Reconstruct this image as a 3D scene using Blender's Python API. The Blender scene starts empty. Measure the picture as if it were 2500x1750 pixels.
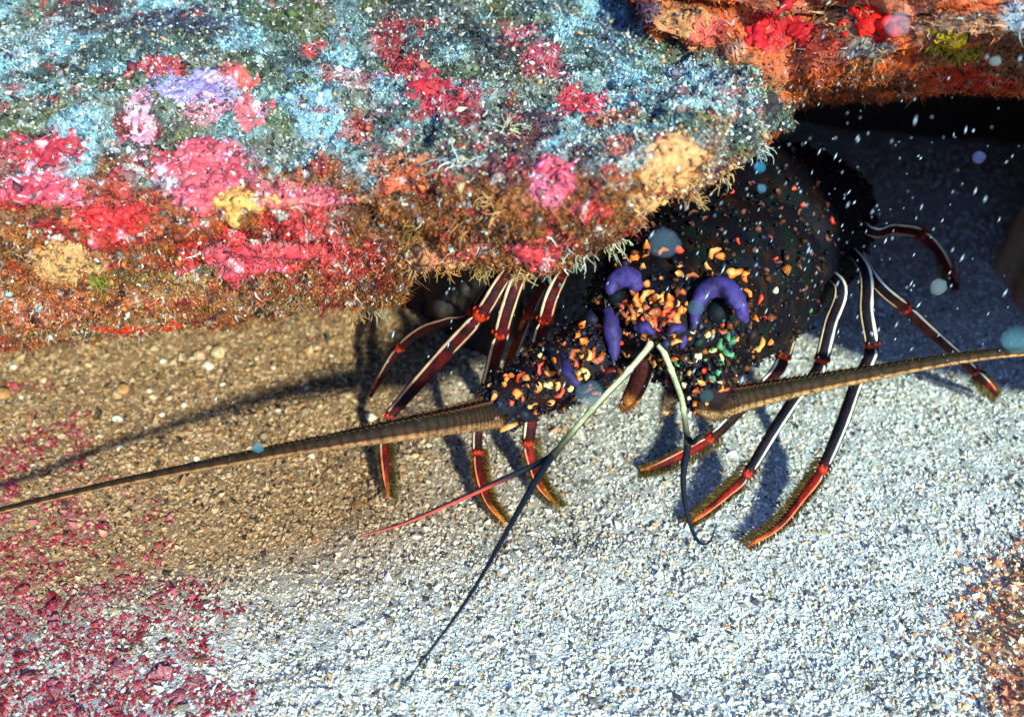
import bpy, math, random
import numpy as np
from mathutils import Vector, Quaternion
from mathutils.bvhtree import BVHTree

# ------------------------------------------------------------------ camera, world, sun, exposure
SC = bpy.context.scene
COL = SC.collection
W, H_, F = 2500.0, 1750.0, 2680.0          # photograph size and focal length in its pixels
PITCH = math.radians(32.0)
CAMZ = 0.34
CP, SP = math.cos(PITCH), math.sin(PITCH)
SUN_ELEV = math.radians(25.0)
SUN_AZ = 0.42                              # sideways travel (towards -X) per metre of travel along +Y

cam_d = bpy.data.cameras.new('camera')
cam = bpy.data.objects.new('camera', cam_d)
COL.objects.link(cam)
cam.location = (0, 0, CAMZ)
cam.rotation_euler = (math.pi / 2 - PITCH, 0, 0)
cam_d.sensor_width = 36.0
cam_d.lens = 36.0 * F / W
cam_d.clip_start = 0.005
cam_d.clip_end = 200
cam_d.dof.use_dof = True
cam_d.dof.focus_distance = 0.47
cam_d.dof.aperture_fstop = 9.0
SC.camera = cam

world = bpy.data.worlds.new('World')
SC.world = world
world.use_nodes = True
wn = world.node_tree
sky = wn.nodes.new('ShaderNodeTexSky')
sky.sky_type = 'NISHITA'
sky.sun_disc = False
sky.sun_elevation = SUN_ELEV
bg = wn.nodes['Background']
bg.inputs['Strength'].default_value = 0.11
sky.dust_density = 0.0
sky.ozone_density = 3.0
wt = wn.nodes.new('ShaderNodeMix')            # daylight filtered by sea water: red is absorbed
wt.data_type = 'RGBA'
wt.blend_type = 'MULTIPLY'
wt.inputs[0].default_value = 1.0
wt.inputs[7].default_value = (0.54, 0.72, 1.0, 1)
wn.links.new(sky.outputs[0], wt.inputs[6])
wn.links.new(wt.outputs[2], bg.inputs['Color'])

sun_d = bpy.data.lights.new('sun', 'SUN')
sun_d.energy = 2.3
sun_d.angle = math.radians(2.5)
sun_d.color = (0.79, 1.0, 0.90)
sun = bpy.data.objects.new('sun', sun_d)
COL.objects.link(sun)
_l = Vector((-SUN_AZ, 1.0, 0)).normalized()
LDIR = Vector((_l.x * math.cos(SUN_ELEV), _l.y * math.cos(SUN_ELEV), -math.sin(SUN_ELEV)))
sun.rotation_euler = LDIR.to_track_quat('-Z', 'Y').to_euler()
sun.location = (0.3, -1, 1)
sky.sun_rotation = math.atan2(-LDIR.x, -LDIR.y)   # the sky's sun stands where the lamp stands

SC.view_settings.view_transform = 'Standard'
SC.view_settings.look = 'None'
SC.view_settings.exposure = 1.98
SC.view_settings.gamma = 1.0
SC.view_settings.use_curve_mapping = False
SC.render.engine = 'CYCLES'
SC.cycles.max_bounces = 6
SC.cycles.transparent_max_bounces = 8

random.seed(11)
RNG = np.random.default_rng(11)

# ------------------------------------------------------------------ helpers
def ray(px, py):
    u = (np.asarray(px, float) - W / 2) / F
    v = (H_ / 2 - np.asarray(py, float)) / F
    return u + 0 * v, CP + SP * v + 0 * u, -SP + CP * v + 0 * u

def atY(px, py, Y):
    dx, dy, dz = ray(px, py)
    k = Y / dy
    return np.stack([dx * k, dy * k, CAMZ + dz * k], -1)

def atZ(px, py, z):
    dx, dy, dz = ray(px, py)
    k = (z - CAMZ) / dz
    return np.stack([dx * k, dy * k, z + 0 * dx], -1)

def depth(p):
    return p[1] * CP + (CAMZ - p[2]) * SP

def pxm(p):                       # metres per photograph pixel at a point
    return depth(p) / F

def project(P):
    t = P[..., 1] * CP + (CAMZ - P[..., 2]) * SP
    v = P[..., 1] * SP + (P[..., 2] - CAMZ) * CP
    return W / 2 + P[..., 0] / t * F, H_ / 2 - v / t * F

_perm = np.random.default_rng(5).random((64, 64, 64))
def vnoise(P):
    f = np.floor(P)
    w = P - f
    w = w * w * (3 - 2 * w)
    i = f.astype(int)
    out = 0
    for a in (0, 1):
        for b in (0, 1):
            for c in (0, 1):
                g = _perm[(i[..., 0] + a) & 63, (i[..., 1] + b) & 63, (i[..., 2] + c) & 63]
                out = out + g * (w[..., 0] if a else 1 - w[..., 0]) * (w[..., 1] if b else 1 - w[..., 1]) * (w[..., 2] if c else 1 - w[..., 2])
    return out
def fbm(P, s, octv=3, off=0.0):
    P = np.asarray(P, float) * s + off
    out, a, tot = 0, 1.0, 0
    for k in range(octv):
        out = out + a * vnoise(P * (2.03 ** k) + 7.3 * k)
        tot += a
        a *= 0.5
    return out / tot            # about 0..1

def lin(c):
    c = np.asarray(c, float) / 255.0
    return np.where(c <= 0.04045, c / 12.92, ((c + 0.055) / 1.055) ** 2.4)

def sstep(a, b, x):
    t = np.clip((x - a) / (b - a), 0, 1)
    return t * t * (3 - 2 * t)

def mesh_data(name, V, Fs, colors=None, smooth=True, mat=None):
    """V (n,3); Fs: (m,3) or (m,4) array, or a list of mixed tuples."""
    me = bpy.data.meshes.new(name)
    V = np.asarray(V, np.float32)
    if isinstance(Fs, np.ndarray):
        m, k = Fs.shape
        me.vertices.add(len(V))
        me.vertices.foreach_set('co', V.ravel())
        me.loops.add(m * k)
        me.loops.foreach_set('vertex_index', Fs.astype(np.int32).ravel())
        me.polygons.add(m)
        me.polygons.foreach_set('loop_start', np.arange(0, m * k, k, dtype=np.int32))
        me.polygons.foreach_set('loop_total', np.full(m, k, np.int32))
        me.update(calc_edges=True)
    else:
        me.from_pydata(V.tolist(), [], Fs)
        me.update()
    me.polygons.foreach_set('use_smooth', np.full(len(me.polygons), smooth, bool))
    if colors is not None:
        at = me.color_attributes.new('Col', 'FLOAT_COLOR', 'POINT')
        c = np.ones((len(V), 4), np.float32)
        c[:, :3] = colors
        at.data.foreach_set('color', c.ravel())
    if mat is not None:
        me.materials.append(mat)
    return me

def obj(name, me, parent=None, label=None, cat=None, group=None, kind=None, loc=None):
    o = bpy.data.objects.new(name, me)
    COL.objects.link(o)
    if parent is not None:
        o.parent = parent
    if loc is not None:
        o.location = loc
    if label: o['label'] = label
    if cat: o['category'] = cat
    if group: o['group'] = group
    if kind: o['kind'] = kind
    return o

def material(name, color=None, attr=False, rough=0.6, spec=0.5, bump=0.0, bscale=800.0, vary=0.0, vscale=400.0,
             transl=0.0, alpha=1.0, coat=0.0, sss=0.0):
    m = bpy.data.materials.new(name)
    m.use_nodes = True
    nt = m.node_tree
    b = nt.nodes['Principled BSDF']
    b.inputs['Roughness'].default_value = rough
    b.inputs['Specular IOR Level'].default_value = spec
    if coat:
        b.inputs['Coat Weight'].default_value = coat
        b.inputs['Coat Roughness'].default_value = 0.15
    tc = nt.nodes.new('ShaderNodeTexCoord')
    src = None
    if attr:
        a = nt.nodes.new('ShaderNodeAttribute')
        a.attribute_name = 'Col'
        src = a.outputs['Color']
    if vary:
        n = nt.nodes.new('ShaderNodeTexNoise')
        n.inputs['Scale'].default_value = vscale
        n.inputs['Detail'].default_value = 4
        nt.links.new(tc.outputs['Object'], n.inputs['Vector'])
        mr = nt.nodes.new('ShaderNodeMapRange')
        mr.inputs[1].default_value = 0.3
        mr.inputs[2].default_value = 0.7
        mr.inputs[3].default_value = 1 - vary
        mr.inputs[4].default_value = 1 + vary
        nt.links.new(n.outputs['Fac'], mr.inputs[0])
        mx = nt.nodes.new('ShaderNodeMix')
        mx.data_type = 'RGBA'
        mx.blend_type = 'MULTIPLY'
        mx.inputs[0].default_value = 1
        if src: nt.links.new(src, mx.inputs[6])
        else: mx.inputs[6].default_value = (*color, 1)
        nt.links.new(mr.outputs[0], mx.inputs[7])
        src = mx.outputs[2]
    if src: nt.links.new(src, b.inputs['Base Color'])
    elif color is not None: b.inputs['Base Color'].default_value = (*color, 1)
    if bump:
        n2 = nt.nodes.new('ShaderNodeTexNoise')
        n2.inputs['Scale'].default_value = bscale
        n2.inputs['Detail'].default_value = 5
        nt.links.new(tc.outputs['Object'], n2.inputs['Vector'])
        bp = nt.nodes.new('ShaderNodeBump')
        bp.inputs['Strength'].default_value = bump
        bp.inputs['Distance'].default_value = 0.001
        nt.links.new(n2.outputs['Fac'], bp.inputs['Height'])
        nt.links.new(bp.outputs[0], b.inputs['Normal'])
    if alpha < 1: b.inputs['Alpha'].default_value = alpha
    if sss:
        b.inputs['Subsurface Weight'].default_value = sss
        b.inputs['Subsurface Radius'].default_value = (0.002, 0.001, 0.0006)
        b.inputs['Subsurface Scale'].default_value = 1.0
    if transl:
        out = nt.nodes['Material Output']
        t = nt.nodes.new('ShaderNodeBsdfTranslucent')
        if src: nt.links.new(src, t.inputs['Color'])
        else: t.inputs['Color'].default_value = (*color, 1)
        ms = nt.nodes.new('ShaderNodeMixShader')
        ms.inputs[0].default_value = transl
        nt.links.new(b.outputs[0], ms.inputs[1])
        nt.links.new(t.outputs[0], ms.inputs[2])
        nt.links.new(ms.outputs[0], out.inputs['Surface'])
    return m

MAT = dict(
    rock=material('reef_rock', attr=True, rough=0.65, spec=0.5, bump=0.7, bscale=1100, vary=0.35, vscale=900),
    turf=material('algal_turf', attr=True, rough=0.5, spec=0.35, transl=0.3),
    granule=material('turf_granules', attr=True, rough=0.5, spec=0.4, vary=.3, vscale=1500, bump=.5, bscale=1800),
    sand=material('sand_bed', attr=True, rough=0.8, spec=0.3, bump=1.0, bscale=1000, vary=0.55, vscale=1100),
    grain=material('sand_grain', attr=True, rough=0.6, spec=0.35),
    crust=material('coralline_crust', attr=True, rough=0.55, spec=0.35, bump=0.8, bscale=900, vary=0.2, vscale=500),
    sponge=material('sponge', attr=True, rough=0.65, spec=0.25, bump=0.8, bscale=900, vary=0.15, vscale=600),
    shell=material('lobster_shell', attr=True, rough=0.62, spec=0.14, bump=0.6, bscale=900, vary=0.45, vscale=700),
    horn=material('horn_violet', attr=True, rough=0.6, spec=0.25, vary=0.3, vscale=350, bump=0.25, bscale=700),
    stripe=material('cream_stripe', attr=True, rough=0.4, spec=0.5, vary=0.12, vscale=400),
    spine=material('spine', attr=True, rough=0.6, spec=0.22, vary=0.35, vscale=5, bump=0.3, bscale=6),
    whip=material('antenna', attr=True, rough=0.65, spec=0.12, bump=0.3, bscale=900, vary=0.25, vscale=500),
    bristle=material('bristle', attr=True, rough=0.6, spec=0.3, transl=0.4),
    eye=material('eye', (0.004, 0.006, 0.008), rough=0.6, spec=0.12, bump=0.3, bscale=1500),
    snow=material('marine_snow', (0.36, 0.42, 0.46), rough=0.5, spec=0.5),
    blob=material('drifting_blob', attr=True, rough=0.6, spec=0.3, transl=0.5, alpha=0.28),
    pebble=material('pebble', attr=True, rough=0.55, spec=0.4, bump=0.6, bscale=5, vary=0.4, vscale=4),
    rubble=material('rubble', attr=True, rough=0.7, spec=0.25, bump=1.0, bscale=7, vary=0.6, vscale=5),
)

def catmull(P, n):
    """resample a control polyline (k,d) with n points per span"""
    P = np.asarray(P, float)
    Q = np.vstack([2 * P[0] - P[1], P, 2 * P[-1] - P[-2]])
    out = []
    for i in range(1, len(Q) - 2):
        t = np.linspace(0, 1, n, endpoint=False)[:, None]
        p0, p1, p2, p3 = Q[i - 1], Q[i], Q[i + 1], Q[i + 2]
        out.append(0.5 * ((2 * p1) + (-p0 + p2) * t + (2 * p0 - 5 * p1 + 4 * p2 - p3) * t ** 2 + (-p0 + 3 * p1 - 3 * p2 + p3) * t ** 3))
    out.append(P[-1:])
    return np.vstack(out)

def frames(P):
    T = np.gradient(P, axis=0)
    T /= np.linalg.norm(T, axis=1)[:, None] + 1e-12
    up = np.array([0.13, -0.4, 0.9])
    N = np.zeros_like(P)
    n = up - T[0] * up.dot(T[0])
    n /= np.linalg.norm(n)
    for i in range(len(P)):
        n = n - T[i] * n.dot(T[i])
        n /= np.linalg.norm(n)
        N[i] = n
    return T, N, np.cross(T, N)

def tube(P, R, n=12, ax=1.0, ay=1.0):
    P = np.asarray(P, float)
    R = np.broadcast_to(np.asarray(R, float), (len(P),))
    T, N, B = frames(P)
    a = np.linspace(0, 2 * np.pi, n, endpoint=False)
    V = P[:, None] + R[:, None, None] * (ax * np.cos(a)[None, :, None] * N[:, None] + ay * np.sin(a)[None, :, None] * B[:, None])
    m = len(P)
    V = V.reshape(-1, 3)
    f = []
    for i in range(m - 1):
        for j in range(n):
            k = (j + 1) % n
            f.append((i * n + j, i * n + k, (i + 1) * n + k, (i + 1) * n + j))
    c0, c1 = len(V), len(V) + 1
    V = np.vstack([V, P[0] - T[0] * R[0] * 0.6, P[-1] + T[-1] * R[-1] * 0.8])
    for j in range(n):
        k = (j + 1) % n
        f.append((c0, k, j))
        f.append((c1, (m - 1) * n + j, (m - 1) * n + k))
    return V, f

def join(parts):
    """parts: list of (V, F, C) -> merged"""
    Vs, Fs, Cs, o = [], [], [], 0
    for V, f, c in parts:
        V = np.asarray(V)
        Vs.append(V)
        Fs += [tuple(i + o for i in q) for q in f]
        Cs.append(np.broadcast_to(np.asarray(c, float), (len(V), 3)))
        o += len(V)
    return np.vstack(Vs), Fs, np.vstack(Cs)

OCT_V = np.array([(1, 0, 0), (-1, 0, 0), (0, 1, 0), (0, -1, 0), (0, 0, 1), (0, 0, -1)], float)
OCT_F = np.array([(0, 2, 4), (2, 1, 4), (1, 3, 4), (3, 0, 4), (2, 0, 5), (1, 2, 5), (3, 1, 5), (0, 3, 5)])

def rand_rot(n, rng):
    q = rng.normal(size=(n, 4))
    q /= np.linalg.norm(q, axis=1)[:, None]
    w, x, y, z = q.T
    return np.stack([np.stack([1 - 2 * (y * y + z * z), 2 * (x * y - z * w), 2 * (x * z + y * w)], -1),
                     np.stack([2 * (x * y + z * w), 1 - 2 * (x * x + z * z), 2 * (y * z - x * w)], -1),
                     np.stack([2 * (x * z - y * w), 2 * (y * z + x * w), 1 - 2 * (x * x + y * y)], -1)], 1)

def grains(P, size, colors, rng, flat=0.7):
    n = len(P)
    s = np.stack([size * rng.uniform(0.7, 1.5, n), size * rng.uniform(0.6, 1.1, n), size * rng.uniform(flat * 0.6, flat * 1.2, n)], -1)
    V = OCT_V[None] * s[:, None] * rng.uniform(0.75, 1.2, (n, 6, 1))
    V = np.einsum('nij,nkj->nki', rand_rot(n, rng), V) + P[:, None]
    Fa = (OCT_F[None] + 6 * np.arange(n)[:, None, None]).reshape(-1, 3)
    return V.reshape(-1, 3), Fa, np.repeat(colors, 6, axis=0)

def blades(P, D, length, width, colors, rng, curl=0.9, droop=0.0):
    """small tapered curved blades: 5 vertices, 3 triangles each"""
    n = len(P)
    D = D / (np.linalg.norm(D, axis=1)[:, None] + 1e-9)
    r = rng.normal(size=(n, 3))
    S = np.cross(D, r)
    S /= np.linalg.norm(S, axis=1)[:, None] + 1e-9
    Bn = np.cross(S, D)
    bend = Bn * rng.normal(0, curl, n)[:, None]
    bend2 = bend + S * rng.normal(0, curl * 0.7, n)[:, None]
    L, w = length[:, None], width[:, None]
    g = np.array([0, 0, -1.0]) * droop
    p1 = P + (D * 0.55 + bend * 0.25 + g * 0.25) * L
    p2 = P + (D * 0.8 + bend2 * 0.75 + g * 0.8) * L
    V = np.stack([P - S * w, P + S * w, p1 + S * w * 0.9, p1 - S * w * 0.9, p2], 1)
    o = 5 * np.arange(n)[:, None]
    Fa = np.stack([o + np.array([0, 1, 2]), o + np.array([0, 2, 3]), o + np.array([3, 2, 4])], 1).reshape(-1, 3)
    sh = np.array([0.8, 0.8, 1.0, 1.0, 1.15])
    C = colors[:, None, :] * sh[None, :, None]
    return V.reshape(-1, 3), Fa, C.reshape(-1, 3)

# ------------------------------------------------------------------ the sea floor
def sand_h(x, y):
    P = np.stack([x, y, 0 * x + 0.3], -1)
    h = 0.010 * (fbm(P, 9, 3) - 0.5) + 0.004 * (fbm(P, 40, 3, 3.1) - 0.5)
    return h

nx, ny = 380, 330
gx = np.linspace(-0.52, 0.52, nx)
gy = np.linspace(0.10, 1.0, ny)
GX, GY = np.meshgrid(gx, gy, indexing='ij')
PZ = sand_h(GX, GY)
edge = np.minimum.reduce([sstep(0, 0.08, GX + 0.52), sstep(0, 0.08, 0.52 - GX), sstep(0, 0.08, GY - 0.10), sstep(0, 0.08, 1.0 - GY)])
PZ = PZ * edge
PZ = PZ + 0.0024 * (fbm(np.stack([GX, GY, 0 * GX], -1), 240, 2, 1.7) - 0.5)
V = np.stack([GX, GY, PZ], -1).reshape(-1, 3)
ii = np.arange(nx * ny).reshape(nx, ny)
Fq = np.stack([ii[:-1, :-1], ii[1:, :-1], ii[1:, 1:], ii[:-1, 1:]], -1).reshape(-1, 4)
def sand_col(x, y, n, rng):
    pal = lin([(222, 212, 196), (238, 232, 222), (204, 182, 152), (182, 156, 124), (128, 112, 98), (70, 64, 64), (246, 244, 240), (196, 150, 110)])
    pr = np.array([.25, .22, .15, .09, .09, .07, .10, .03])
    c = pal[rng.choice(len(pal), n, p=pr)]
    c = c * rng.uniform(0.85, 1.1, (n, 1)) * np.array([.97, 1.0, 1.01])
    light_shift = np.clip(sstep(0.16, -0.12, x) * sstep(0.30, 0.42, y) + 0.5 * sstep(0.0, -.25, x), 0, 1)[:, None]  # browner, darker grains by the ledge: the light's shift put into their colour
    c = c * (1 - light_shift) + c * np.array([0.56, 0.32, 0.17]) * light_shift
    p = np.stack([x, y, 0 * x], -1)
    px, py = project(p)                       # coralline-coated grains lie among the rubble
    w = np.clip((1 - px / 600) * .5 + (py - 1250) / 500 * .6, 0, 1) * sstep(720, 200, px + 520 * (fbm(p, 24, 3, 8.8) - .5))
    m = (fbm(p, 85, 3, 3.7) + 0.30 * w > 0.60) & (w > .03) & (rng.random(n) < .5 + .42 * w)
    red = lin([(150, 34, 48), (120, 24, 30), (172, 66, 74), (140, 50, 40), (190, 104, 106)])
    c[m] = red[rng.integers(0, 5, m.sum())] * rng.uniform(.7, 1.2, (m.sum(), 1))
    return c
cs = np.broadcast_to(lin((190, 186, 178)), (len(V), 3)).copy()
cs *= (0.6 + 0.8 * fbm(V, 300, 2))[:, None]
bed_light_shift = np.clip(sstep(0.16, -0.12, V[:, 0]) * sstep(0.30, 0.42, V[:, 1]) + 0.5 * sstep(0.0, -.25, V[:, 0]), 0, 1)[:, None]  # same lighting shift painted into the sand bed
cs = cs * (1 - bed_light_shift) + cs * np.array([0.56, 0.32, 0.17]) * bed_light_shift
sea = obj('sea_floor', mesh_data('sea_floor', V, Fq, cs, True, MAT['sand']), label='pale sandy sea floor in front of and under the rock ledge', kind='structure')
# the rest of the sea floor, out to the horizon
V = np.array([(-80, -80, 0), (80, -80, 0), (80, 80, 0), (-80, 80, 0), (-0.52, 0.10, 0), (0.52, 0.10, 0), (0.52, 1.0, 0), (-0.52, 1.0, 0)], float)
V[:, 2] = -0.0008
obj('sea_floor', mesh_data('sea_floor_far', V, [(0, 1, 5, 4), (1, 2, 6, 5), (2, 3, 7, 6), (3, 0, 4, 7)], lin((206, 196, 178)), False, MAT['sand']),
    label='open sandy sea floor stretching away around the ledge', kind='structure')

rng = np.random.default_rng(3)
def scatter_ground(n, rng, y0=0.20, y1=0.95):
    out = []
    while sum(map(len, out)) < n:
        y = rng.uniform(y0, y1, n) ** 1.0
        x = rng.uniform(-0.6, 0.6, n)
        p = np.stack([x, y, sand_h(x, y)], -1)
        a, b = project(p)
        ok = (a > -150) & (a < 2650) & (b > 350) & (b < 1900)
        out.append(p[ok])
    return np.vstack(out)[:n]
n1 = 60000                                    # an even spread, then more where the floor lies close and open
P = scatter_ground(n1, rng)
qx, qy = rng.uniform(-100, 2600, 110000), 1850 - 1300 * rng.random(110000) ** 1.1
q = atZ(qx, qy, 0 * qx)
q = q[(q[:, 1] < .75) | (rng.random(len(q)) < .3)][:82000]
q[:, 2] = sand_h(q[:, 0], q[:, 1])
P = np.vstack([P, q])
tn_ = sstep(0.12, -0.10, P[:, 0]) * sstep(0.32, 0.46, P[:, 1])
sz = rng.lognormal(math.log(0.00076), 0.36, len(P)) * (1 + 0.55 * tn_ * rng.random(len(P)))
P[:, 2] += sz * 0.15
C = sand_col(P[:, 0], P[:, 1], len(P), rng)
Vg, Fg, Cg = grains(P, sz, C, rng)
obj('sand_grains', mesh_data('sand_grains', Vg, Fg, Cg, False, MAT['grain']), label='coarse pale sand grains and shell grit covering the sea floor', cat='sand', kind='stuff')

# ------------------------------------------------------------------ rock sheets
def sheet(cols, nu, span, amps, seed, extra_back, px_range=None):
    """cols: rows of (px, [(py, Y), ...]) ; extra_back: function(rim point arrays)->list of points behind the rim.
    returns P (nu,nv,3), normals, px, py (design position)"""
    px = np.array([c[0] for c in cols], float)
    K = len(cols[0][1])
    py = np.array([[q[0] for q in c[1]] for c in cols], float)
    Y = np.array([[q[1] for q in c[1]] for c in cols], float)
    u = np.linspace(px[0], px[-1], nu)
    ctrl = []
    for k in range(K):
        pk = np.interp(u, px, py[:, k])
        yk = np.interp(u, px, Y[:, k])
        w = max(3, int(nu / (px[-1] - px[0]) * 26))
        ker = np.ones(w) / w
        pad = lambda a: np.convolve(np.pad(a, w, mode='edge'), ker, mode='same')[w:-w]
        pk, yk = pad(pk), pad(yk)
        ctrl.append(atY(u, pk, yk))
    ctrl = extra_back(ctrl)
    ctrl = np.stack(ctrl, 1)                   # nu, K', 3
    rows = []
    for k in range(ctrl.shape[1] - 1):
        rows.append(span[k])
    Q = np.concatenate([2 * ctrl[:, :1] - ctrl[:, 1:2], ctrl, 2 * ctrl[:, -1:] - ctrl[:, -2:-1]], 1)
    segs = []
    for k in range(ctrl.shape[1] - 1):
        t = np.linspace(0, 1, rows[k], endpoint=False)[None, :, None]
        p0, p1, p2, p3 = (Q[:, k + q][:, None] for q in range(4))
        segs.append(0.5 * ((2 * p1) + (-p0 + p2) * t + (2 * p0 - 5 * p1 + 4 * p2 - p3) * t ** 2 + (-p0 + 3 * p1 - 3 * p2 + p3) * t ** 3))
    segs.append(ctrl[:, -1:])
    P = np.concatenate(segs, 1)
    def normals(P):
        du = np.gradient(P, axis=0)
        dv = np.gradient(P, axis=1)
        N = np.cross(du, dv)
        N /= np.linalg.norm(N, axis=-1)[..., None] + 1e-12
        return N
    N = normals(P)
    c = np.array([0, 0, CAMZ]) - P             # make them face outwards (towards the open water)
    if (np.einsum('ijk,ijk->ij', N, c)[:, : sum(rows[:3])]).mean() < 0:
        N = -N
        flip = True
    else:
        flip = False
    D = 0
    for s, a, o in amps:
        D = D + a * (fbm(P, s, o, seed) - 0.5)
    # pits and knobs
    pit = fbm(P, 55, 2, seed + 9)
    D = D - 0.006 * sstep(0.62, 0.8, pit)
    P2 = P + N * D[..., None]
    N2 = normals(P2)
    if flip: N2 = -N2
    a, b = project(P)
    return P2, N2, a, b, flip

def blobcol(px, py, base, blobs, wob):
    """lay irregular colour patches (organisms) over a base colour; px,py design position, wob noise 0..1"""
    c = base.copy()
    for (cx, cy, rx, ry, col, st) in blobs:
        d = ((px - cx) / rx) ** 2 + ((py - cy) / ry) ** 2
        d = np.sqrt(d) + (wob - 0.5) * 1.9
        m = (1 - sstep(0.75, 1.0, d)) * st
        c = c * (1 - m[..., None]) + np.asarray(lin(col)) * m[..., None]
    return c

def build_sheet(name, S, col, label):
    P, N, a, b, flip = S
    nu, nv = P.shape[:2]
    ii = np.arange(nu * nv).reshape(nu, nv)
    Fq = np.stack([ii[:-1, :-1], ii[1:, :-1], ii[1:, 1:], ii[:-1, 1:]], -1).reshape(-1, 4)
    if flip: Fq = Fq[:, ::-1]
    return obj(name, mesh_data(name, P.reshape(-1, 3), np.ascontiguousarray(Fq), col.reshape(-1, 3), True, MAT['rock']), label=label, kind='structure')

AMPS = [(11, 0.022, 2), (34, 0.009, 2), (95, 0.0046, 2), (240, 0.0036, 2), (520, 0.0022, 1)]

# ---- rock ledge (left and centre): top back, top, crest, nose, rim
def c1(px, rpy, rY, npy, nY, cpy, cY, tpy=100, tY=.5, bY=.62):
    return (px, [(-110, bY), (tpy, tY), (cpy, cY), (npy, nY), (rpy, rY)])
cols1 = [
    c1(-420, 860, .47, 590, .37, 350, .41), c1(-150, 845, .47, 580, .37, 340, .41), c1(0, 832, .47, 575, .372, 330, .415),
    c1(300, 815, .475, 565, .375, 325, .42), c1(600, 785, .47, 545, .375, 325, .42), c1(800, 752, .455, 540, .37, 325, .415),
    c1(930, 742, .445, 530, .365, 320, .41), c1(975, 735, .44, 520, .37, 310, .41), c1(1000, 665, .41, 500, .37, 305, .405),
    c1(1100, 648, .395, 490, .36, 300, .40), c1(1250, 668, .38, 480, .352, 295, .40), c1(1400, 652, .378, 470, .35, 290, .40),
    c1(1500, 590, .38, 440, .352, 280, .40), c1(1600, 530, .385, 400, .36, 260, .41), c1(1700, 468, .39, 370, .37, 240, .41),
    c1(1770, 405, .40, 340, .385, 230, .42), c1(1850, 368, .42, 320, .405, 235, .43), c1(1885, 330, .45, 300, .44, 235, .46, 120, .53, .64),
    c1(1930, 300, .52, 275, .51, 230, .53, 130, .58, .68),
]
def back1(ctrl):
    top = ctrl[0].copy(); top[:, 1] = 1.25; top[:, 2] = 0.30
    r = ctrl[-1]
    def pt(dy, dz):
        q = r.copy(); q[:, 1] += dy; q[:, 2] += dz
        return q
    u_ = project(r)[0]
    c_ = sstep(1330, 1230, u_)[:, None]                      # at the left the hollow closes with a sloping back
    a_, b_ = pt(.10, -.02), pt(.17, -.02)
    b_[:, 2] = -.02
    return [top] + ctrl + [pt(.03, .003) * (1 - c_) + pt(.035, .0) * c_, pt(.12, -.004) * (1 - c_) + a_ * c_, pt(.45, -.02) * (1 - c_) + b_ * c_]
S1 = sheet(cols1, 620, [10, 60, 90, 110, 130, 30, 45, 60], AMPS, 2.0, back1)
P, N, a, b, _ = S1
wob = fbm(P, 60, 3, 4.4)
wob2 = fbm(P, 130, 3, 8.8)
fine = fbm(P, 420, 2, 1.1)
grey = lin((126, 146, 142)); dark = lin((38, 38, 40)); brown = lin((136, 74, 28)); redb = lin((166, 36, 28))
k = sstep(0.35, 0.65, wob2)[..., None]
base = grey * (0.55 + 0.9 * fine[..., None]) * k + lin((74, 84, 76)) * (1 - k)
k2 = sstep(.50, .62, fbm(P, 30, 3, 14.0))[..., None] * .65
base = base * (1 - k2) + lin((124, 104, 74)) * (.4 + fine[..., None]) * k2
k2 = sstep(.53, .64, fbm(P, 36, 3, 24.0))[..., None] * .75
base = base * (1 - k2) + lin((44, 46, 40)) * (.5 + fine[..., None]) * k2
k2 = sstep(.55, .66, fbm(P, 44, 3, 34.0))[..., None] * .6
base = base * (1 - k2) + lin((92, 92, 34)) * (.4 + fine[..., None]) * k2
k2 = sstep(.56, .66, fbm(P, 40, 3, 54.0))[..., None] * .6
base = base * (1 - k2) + lin((150, 190, 200)) * (.5 + fine[..., None]) * k2
up = sstep(330, 430, b + 190 * (wob - 0.5))[..., None]             # turf above, encrusting life below the crest
mixr = sstep(0.4, 0.6, fbm(P, 80, 3, 6.1))[..., None]
low = (brown * mixr + redb * (1 - mixr)) * (0.55 + 0.9 * fine[..., None])
cen = sstep(900, 980, a)[..., None]
fr = sstep(600, 720, b + 160 * (wob - .5))[..., None] * .75
low = low * (1 - fr) + lin((150, 92, 46)) * (.5 + .9 * fine[..., None]) * fr
low = low * (1 - cen) + (brown * (0.8 + 0.4 * mixr)) * (0.5 + 0.9 * fine[..., None]) * cen
base = base * (1 - up) + low * up
PINK, ROSE, LILAC, RED, TAN, OLIVE, ORANGE = (226, 96, 112), (236, 150, 160), (176, 150, 200), (196, 40, 40), (206, 146, 92), (92, 94, 30), (206, 96, 34)
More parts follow.
